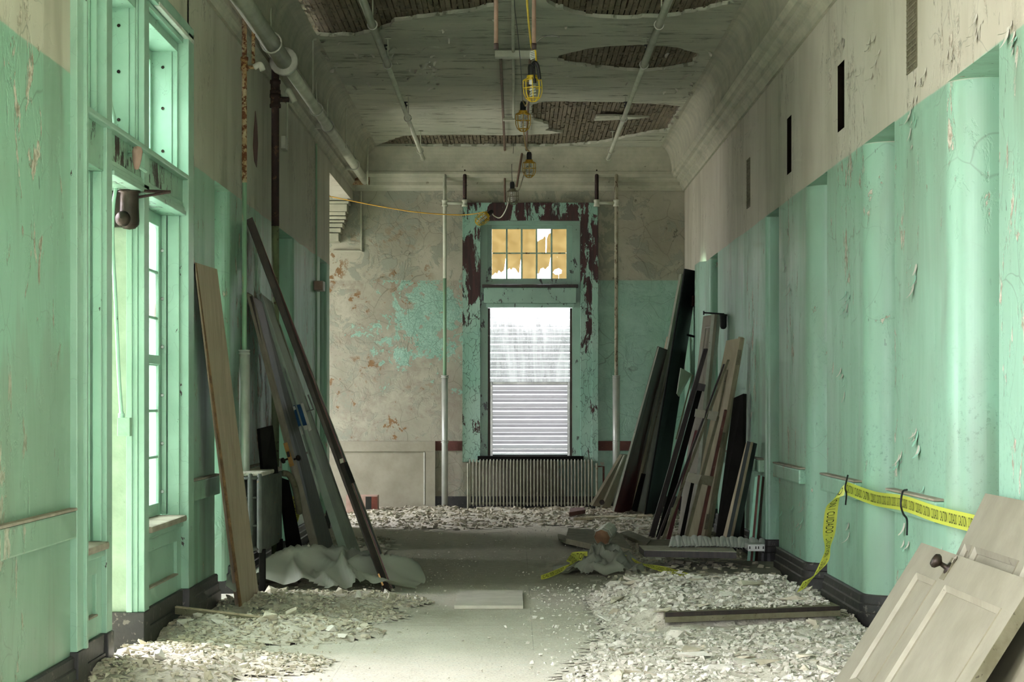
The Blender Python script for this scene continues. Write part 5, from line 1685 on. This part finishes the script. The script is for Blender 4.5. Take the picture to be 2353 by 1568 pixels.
# ------------------------------------------------------------------ rubble
def chunk_mesh(seed, sx, sy, sz, mat):
    rs = random.Random(seed)
    bm = bmesh.new()
    for k in range(rs.randint(8, 13)):
        a = rs.uniform(0, 2 * math.pi)
        r = rs.uniform(.35, 1) * (1 if rs.random() < .7 else 1.4)
        bm.verts.new((r * math.cos(a) * sx, r * math.sin(a) * sy, rs.choice((-1, 1)) * sz * rs.uniform(.6, 1)))
    r = bmesh.ops.convex_hull(bm, input=bm.verts)
    bmesh.ops.delete(bm, geom=[v for v in bm.verts if not v.link_faces], context='VERTS')
    me = bpy.data.meshes.new('rubble_chunk')
    bm.to_mesh(me); bm.free()
    me.materials.append(mat)
    return me


SHARD = [chunk_mesh(i, 1, random.uniform(.45, .8), random.uniform(.08, .2), m_rub if i % 3 else m_rub2) for i in range(12)]
LUMP = [chunk_mesh(50 + i, 1, random.uniform(.65, .9), random.uniform(.4, .6), m_rub2 if i % 3 else m_rub) for i in range(10)]


def sm(a, b, x):
    t = min(1, max(0, (x - a) / (b - a)))
    return t * t * (3 - 2 * t)


def nz(x, y):
    return .5 + .5 * (math.sin(x * 5.1 + y * 3.3) * math.sin(y * 4.3 - x * 2.1 + 1.3) * .6 + .4 * math.sin(x * 11 + 2) * math.sin(y * 9.7 + x * 3))


def h_right(x, y):
    e = .1 + (y - 8.4) * .155
    if y > 12.4: e = .72 + (y - 12.4) * .35
    m = sm(e - .1, e + .55, x) * sm(13.1, 12.5, y) * sm(6.0, 6.8, y)
    hh = m * (.022 + .05 * nz(x, y))
    # on top of the fallen door
    e0x = .765 - (y - 10.48) * .028
    e1x = 1.76 - (y - 10.8) * .05
    if e0x < x < e1x and 10.53 + (x - .8) * .32 < y < 12.45:
        hh = max(hh, .126 + .05 * nz(x * 1.7, y * 1.9) * sm(10.5 + (x - .8) * .32, 11.0 + (x - .8) * .32, y))
    fy = sm(10.3 + (x - .8) * .13, 10.75 + (x - .8) * .13, y) * sm(12.7, 12.4, y)
    if e0x - .3 < x <= e0x:
        hh = max(hh, .13 * sm(e0x - .3, e0x, x) ** .8 * fy * (.75 + .4 * nz(x * 3, y * 2)))
    return hh


def h_left(x, y):
    hh = 0
    for cx, cy, rx, ry, H in [(-1.66, 9.0, .42, .85, .12), (-1.6, 9.8, .34, .5, .06), (-1.45, 10.55, .75, .52, .11), (-1.2, 12.15, .7, .45, .08), (-1.1, 11.4, .5, .5, .03), (-1.3, 9.3, .45, .5, .03)]:
        d = ((x - cx) / rx) ** 2 + ((y - cy) / ry) ** 2
        hh = max(hh, H * max(0, 1 - d) ** .7 * (.6 + .5 * nz(x * 1.6, y * 1.6)))
    return hh


def h_back(x, y):
    e = 19.3 + .5 * math.sin(x * 2.1) - sm(.2, 1.2, x) * 1.5
    return sm(e, e + 1.4, y) * (.02 + .06 * nz(x * 1.2, y)) * sm(-1.95, -1.5, x)


def h_mid(x, y):
    return sm(.5, .95, x) * sm(13.0, 13.5, y) * sm(18.8, 17.8, y) * (.015 + .03 * nz(x, y)) + sm(-1.0, -1.35, x) * sm(13.0, 14, y) * sm(18.5, 17, y) * .03


def bed(name, label, hf, x0, x1, y0, y1, step):
    nx, ny = int((x1 - x0) / step) + 1, int((y1 - y0) / step) + 1
    v, f, idx = [], [], {}
    H = [[hf(x0 + i * step, y0 + j * step) for j in range(ny)] for i in range(nx)]
    for i in range(nx - 1):
        for j in range(ny - 1):
            if max(H[i][j], H[i + 1][j], H[i][j + 1], H[i + 1][j + 1]) < .002 + random.random() ** 2 * .02: continue
            q = []
            for (a, b) in ((i, j), (i + 1, j), (i + 1, j + 1), (i, j + 1)):
                if (a, b) not in idx:
                    idx[(a, b)] = len(v)
                    v.append((x0 + a * step, y0 + b * step, H[a][b] * random.uniform(.75, 1.05) + .001))
                q.append(idx[(a, b)])
            f.append(tuple(q))
    return tag(obj(name, v, f, m_bed, None, True), label, 'rubble', None, 'stuff')


bed('rubble_bed', 'wide bed of white plaster dust on the right floor', h_right, .0, 1.9, 6.2, 13.1, .035)
bed('rubble_bed', 'sloping bed of tan plaster dust at the left entrance', h_left, -1.86, -.5, 8.2, 12.7, .035)
bed('rubble_bed', 'low bed of plaster dust below the back window', h_back, -1.9, 1.85, 17.4, 22.4, .08)
bed('rubble_bed', 'thin plaster dust around the leaning stack feet', h_mid, -1.8, 1.88, 13.0, 18.8, .08)


def place(me, x, y, z, s, tilt):
    o = bpy.data.objects.new('rubble_chunk', me)
    COL.objects.link(o)
    o.location = (x, y, z)
    o.scale = (s, s, s)
    o.rotation_euler = (random.gauss(0, tilt), random.gauss(0, tilt), random.uniform(0, 6.28))
    return o


def clear(x, y):
    # keep off the slab and out of walls
    fy = 10.48 + (x - .8) * .32
    return not (-.42 < x < .06 and 11.8 < y < 13.0) and not (.76 < x < 1.82 and fy - .14 < y < fy + .05)


def scatter(n, hf, x0, x1, y0, y1, smin, smax, label, group, kinds, thr=.02, tilt=.22):
    k = 0
    it = 0
    while k < n and it < 60000:
        it += 1
        x, y = random.uniform(x0, x1), random.uniform(y0, y1)
        h = hf(x, y)
        if h < thr or not clear(x, y): continue
        s = smin + (smax - smin) * random.random() ** 2.2
        o = place(random.choice(kinds), x, y, h + s * .1, s, tilt)
        tag(o, label, 'rubble', group)
        k += 1


scatter(28, h_right, .3, 1.75, 8.4, 12.4, .07, .13, 'broad flat white plaster slab in the right hand rubble', 'broad plaster slabs on the right floor', SHARD[:8], tilt=.16)
scatter(147, h_right, .15, 1.75, 8.3, 12.5, 0.018, .065, 'angular white plaster chunk in the right hand rubble', 'plaster chunks on the right floor', SHARD + SHARD + LUMP)
scatter(105, h_left, -1.8, -.6, 8.4, 12.5, .022, .062, 'rounded tan plaster lump in the left hand rubble', 'plaster lumps by the left entrance', LUMP + SHARD[:5])
scatter(20, h_mid, .6, 1.7, 13.2, 17.0, .04, .09, 'plaster chunk among the boards below the leaning stack', 'plaster chunks under the stack', SHARD)

CH_V = []
for me in SHARD[:6] + LUMP[:3]:
    CH_V.append((np.array([v.co for v in me.vertices]), [tuple(p.vertices) for p in me.polygons]))


def chips(name, label, n, hf, x0, x1, y0, y1, smin, smax, mat, thr=.006, flat=0.):
    V, Fc, b = [], [], 0
    k = it = 0
    while k < n and it < n * 30:
        it += 1
        x, y = random.uniform(x0, x1), random.uniform(y0, y1)
        h = hf(x, y)
        if h < thr or not clear(x, y): continue
        s = smin + (smax - smin) * random.random() ** 2.5
        vv, ff = CH_V[random.randrange(len(CH_V))]
        R = np.array(Matrix.Rotation(random.uniform(0, 6.28), 3, 'Z') @ Matrix.Rotation(random.gauss(0, .3), 3, 'X'))
        q = (vv * s) @ R.T + np.array((x, y, h + s * .15))
        V.append(q)
        Fc += [tuple(i + b for i in f_) for f_ in ff]
        b += len(vv)
        k += 1
    V = np.concatenate(V)
    me = bpy.data.meshes.new(name)
    me.from_pydata(V.tolist(), [], Fc)
    me.materials.append(mat)
    o = bpy.data.objects.new(name, me)
    COL.objects.link(o)
    ORG[o.name] = Vector((0, 0, 0))
    return tag(o, label, 'rubble', None, 'stuff')


chips('plaster_chips', 'countless small white plaster chips on the right floor', 22000, h_right, .0, 1.88, 6.4, 13.0, .003, .026, m_rub)
chips('plaster_chips', 'countless small tan plaster crumbs at the left entrance', 8000, h_left, -1.85, -.5, 8.3, 12.6, .003, .024, m_rub2)
chips('plaster_chips', 'countless plaster flakes below the back window', 6500, h_back, -1.85, 1.8, 17.6, 22.3, .006, .042, m_rub3)
chips('plaster_chips', 'scattered plaster crumbs between boards on the right', 2200, h_mid, -1.8, 1.85, 13.0, 18.8, .01, .05, m_rub3)
chips('plaster_chips', 'sparse stray chips around the edges of the left rubble', 1500, lambda x, y: .0068 if random.random() < sm(-.55, -1.5, x) else 0, -1.8, -.5, 8.4, 13.2, .003, .02, m_rub2)
chips('plaster_chips', 'sparse stray chips around the edges of the right rubble', 1300, lambda x, y: .0068 if random.random() < sm(-.15, .6, x) and h_right(x, y) < .03 else 0, -.1, 1.6, 8.4, 13.4, .003, .017, m_rub)
chips('plaster_chips', 'fine scattered grit across the open corridor floor', 5000, lambda x, y: .0065 + (.0 if nz(x * .7, y * .6) > .45 else -.001), -1.6, 1.6, 8.4, 21.0, .002, .010, m_rub, .006)

# ------------------------------------------------------------------ peeling paint flakes
def flake(parent, c, n, s, mat, up_=Vector((0, 0, -1)), name='paint_flake'):
    n = Vector(n); t1 = up_; t2 = n.cross(t1).normalized()
    a = random.uniform(.5, 1.2); wv = random.uniform(.35, .8)
    v, f = [], []
    m = 5
    curl = random.uniform(.5, 1.6)
    for i in range(m):
        u = i / (m - 1)
        ww = wv * s * (1 - .75 * abs(u - .4)) * random.uniform(.8, 1.1)
        ang = curl * u
        d = t1 * (s * a * math.sin(ang) / curl) + n * (s * a * (1 - math.cos(ang)) / curl + .002)
        v += [Vector(c) + d - t2 * ww * .5, Vector(c) + d + t2 * ww * .5]
    for i in range(m - 1):
        f.append((2 * i, 2 * i + 1, 2 * i + 3, 2 * i + 2))
    return obj(name, v, f, mat, parent)


def on_right(x, y):
    Y = XR * F / (x - CX)
    return (XR, Y, CH + (CY - y) * Y / F)


clus = [(1928, 130, 12, 60), (1960, 200, 8, 90), (2110, 200, 12, 60), (2102, 280, 6, 40), (2190, 130, 8, 40), (2330, 80, 10, 50), (2250, 60, 6, 40), (1955, 385, 8, 35), (2100, 640, 7, 60), (1948, 700, 8, 40), (1940, 870, 6, 30), (2108, 1010, 7, 40), (2070, 1050, 4, 20), (1815, 1170, 7, 70), (1845, 1180, 6, 60), (2010, 90, 10, 70), (1830, 330, 6, 60), (1725, 300, 12, 90), (1700, 200, 8, 80), (1810, 640, 6, 60), (1815, 560, 5, 40), (2130, 1160, 5, 40), (2085, 1255, 5, 40), (2170, 1250, 3, 20), (1950, 1210, 4, 30)]
for cx, cy, n, sp in clus:
    for k in range(n):
        x, y = cx + random.gauss(0, sp * .14), cy + random.gauss(0, sp * .5)
        p = on_right(x, y)
        if any(a - .02 < p[1] < b + .2 for a, b in REC) and p[2] < SPR: continue
        if any(a - .05 < p[1] < b + .05 for a, b in SL) and SZ0 - .05 < p[2] < SZ1 + .05: continue
        if p[2] > 3.6: continue
        flake(wall_r, p, (-1, 0, 0), random.uniform(.02, .085), m_flake_w if p[2] > SPR or random.random() < .55 else m_flake_g)
for k in range(110):
    x, y = random.choice([(random.gauss(1000, 90), random.gauss(110, 30)), (random.gauss(830, 60), random.gauss(180, 40)), (random.uniform(760, 1560), random.uniform(60, 230)), (random.gauss(990, 20), random.gauss(165, 20)), (random.gauss(1590, 40), random.gauss(200, 60))])
    q = cpt(x, y)
    flake(ceil, (q[0], q[1], ZC), (0, 0, -1), random.uniform(.025, .09), m_flake_w, Vector((random.uniform(-1, 1), random.uniform(-1, 1), 0)).normalized(), 'plaster_flake')
for k in range(40):
    y = random.uniform(11.4, 18.5)
    z = random.uniform(2.0, 3.5)
    if any(a - .02 < y < b + .1 for a, b in LREC) and z < SPL: continue
    flake(wl, (XL, y, z), (1, 0, 0), random.uniform(.015, .045), m_flake_w if z > SPL else m_flake_g)

# everything labelled that is not setting or uncountable is a thing
for o in list(S.objects):
    if o.parent is None and 'label' in o and 'kind' not in o:
        o['kind'] = 'thing'
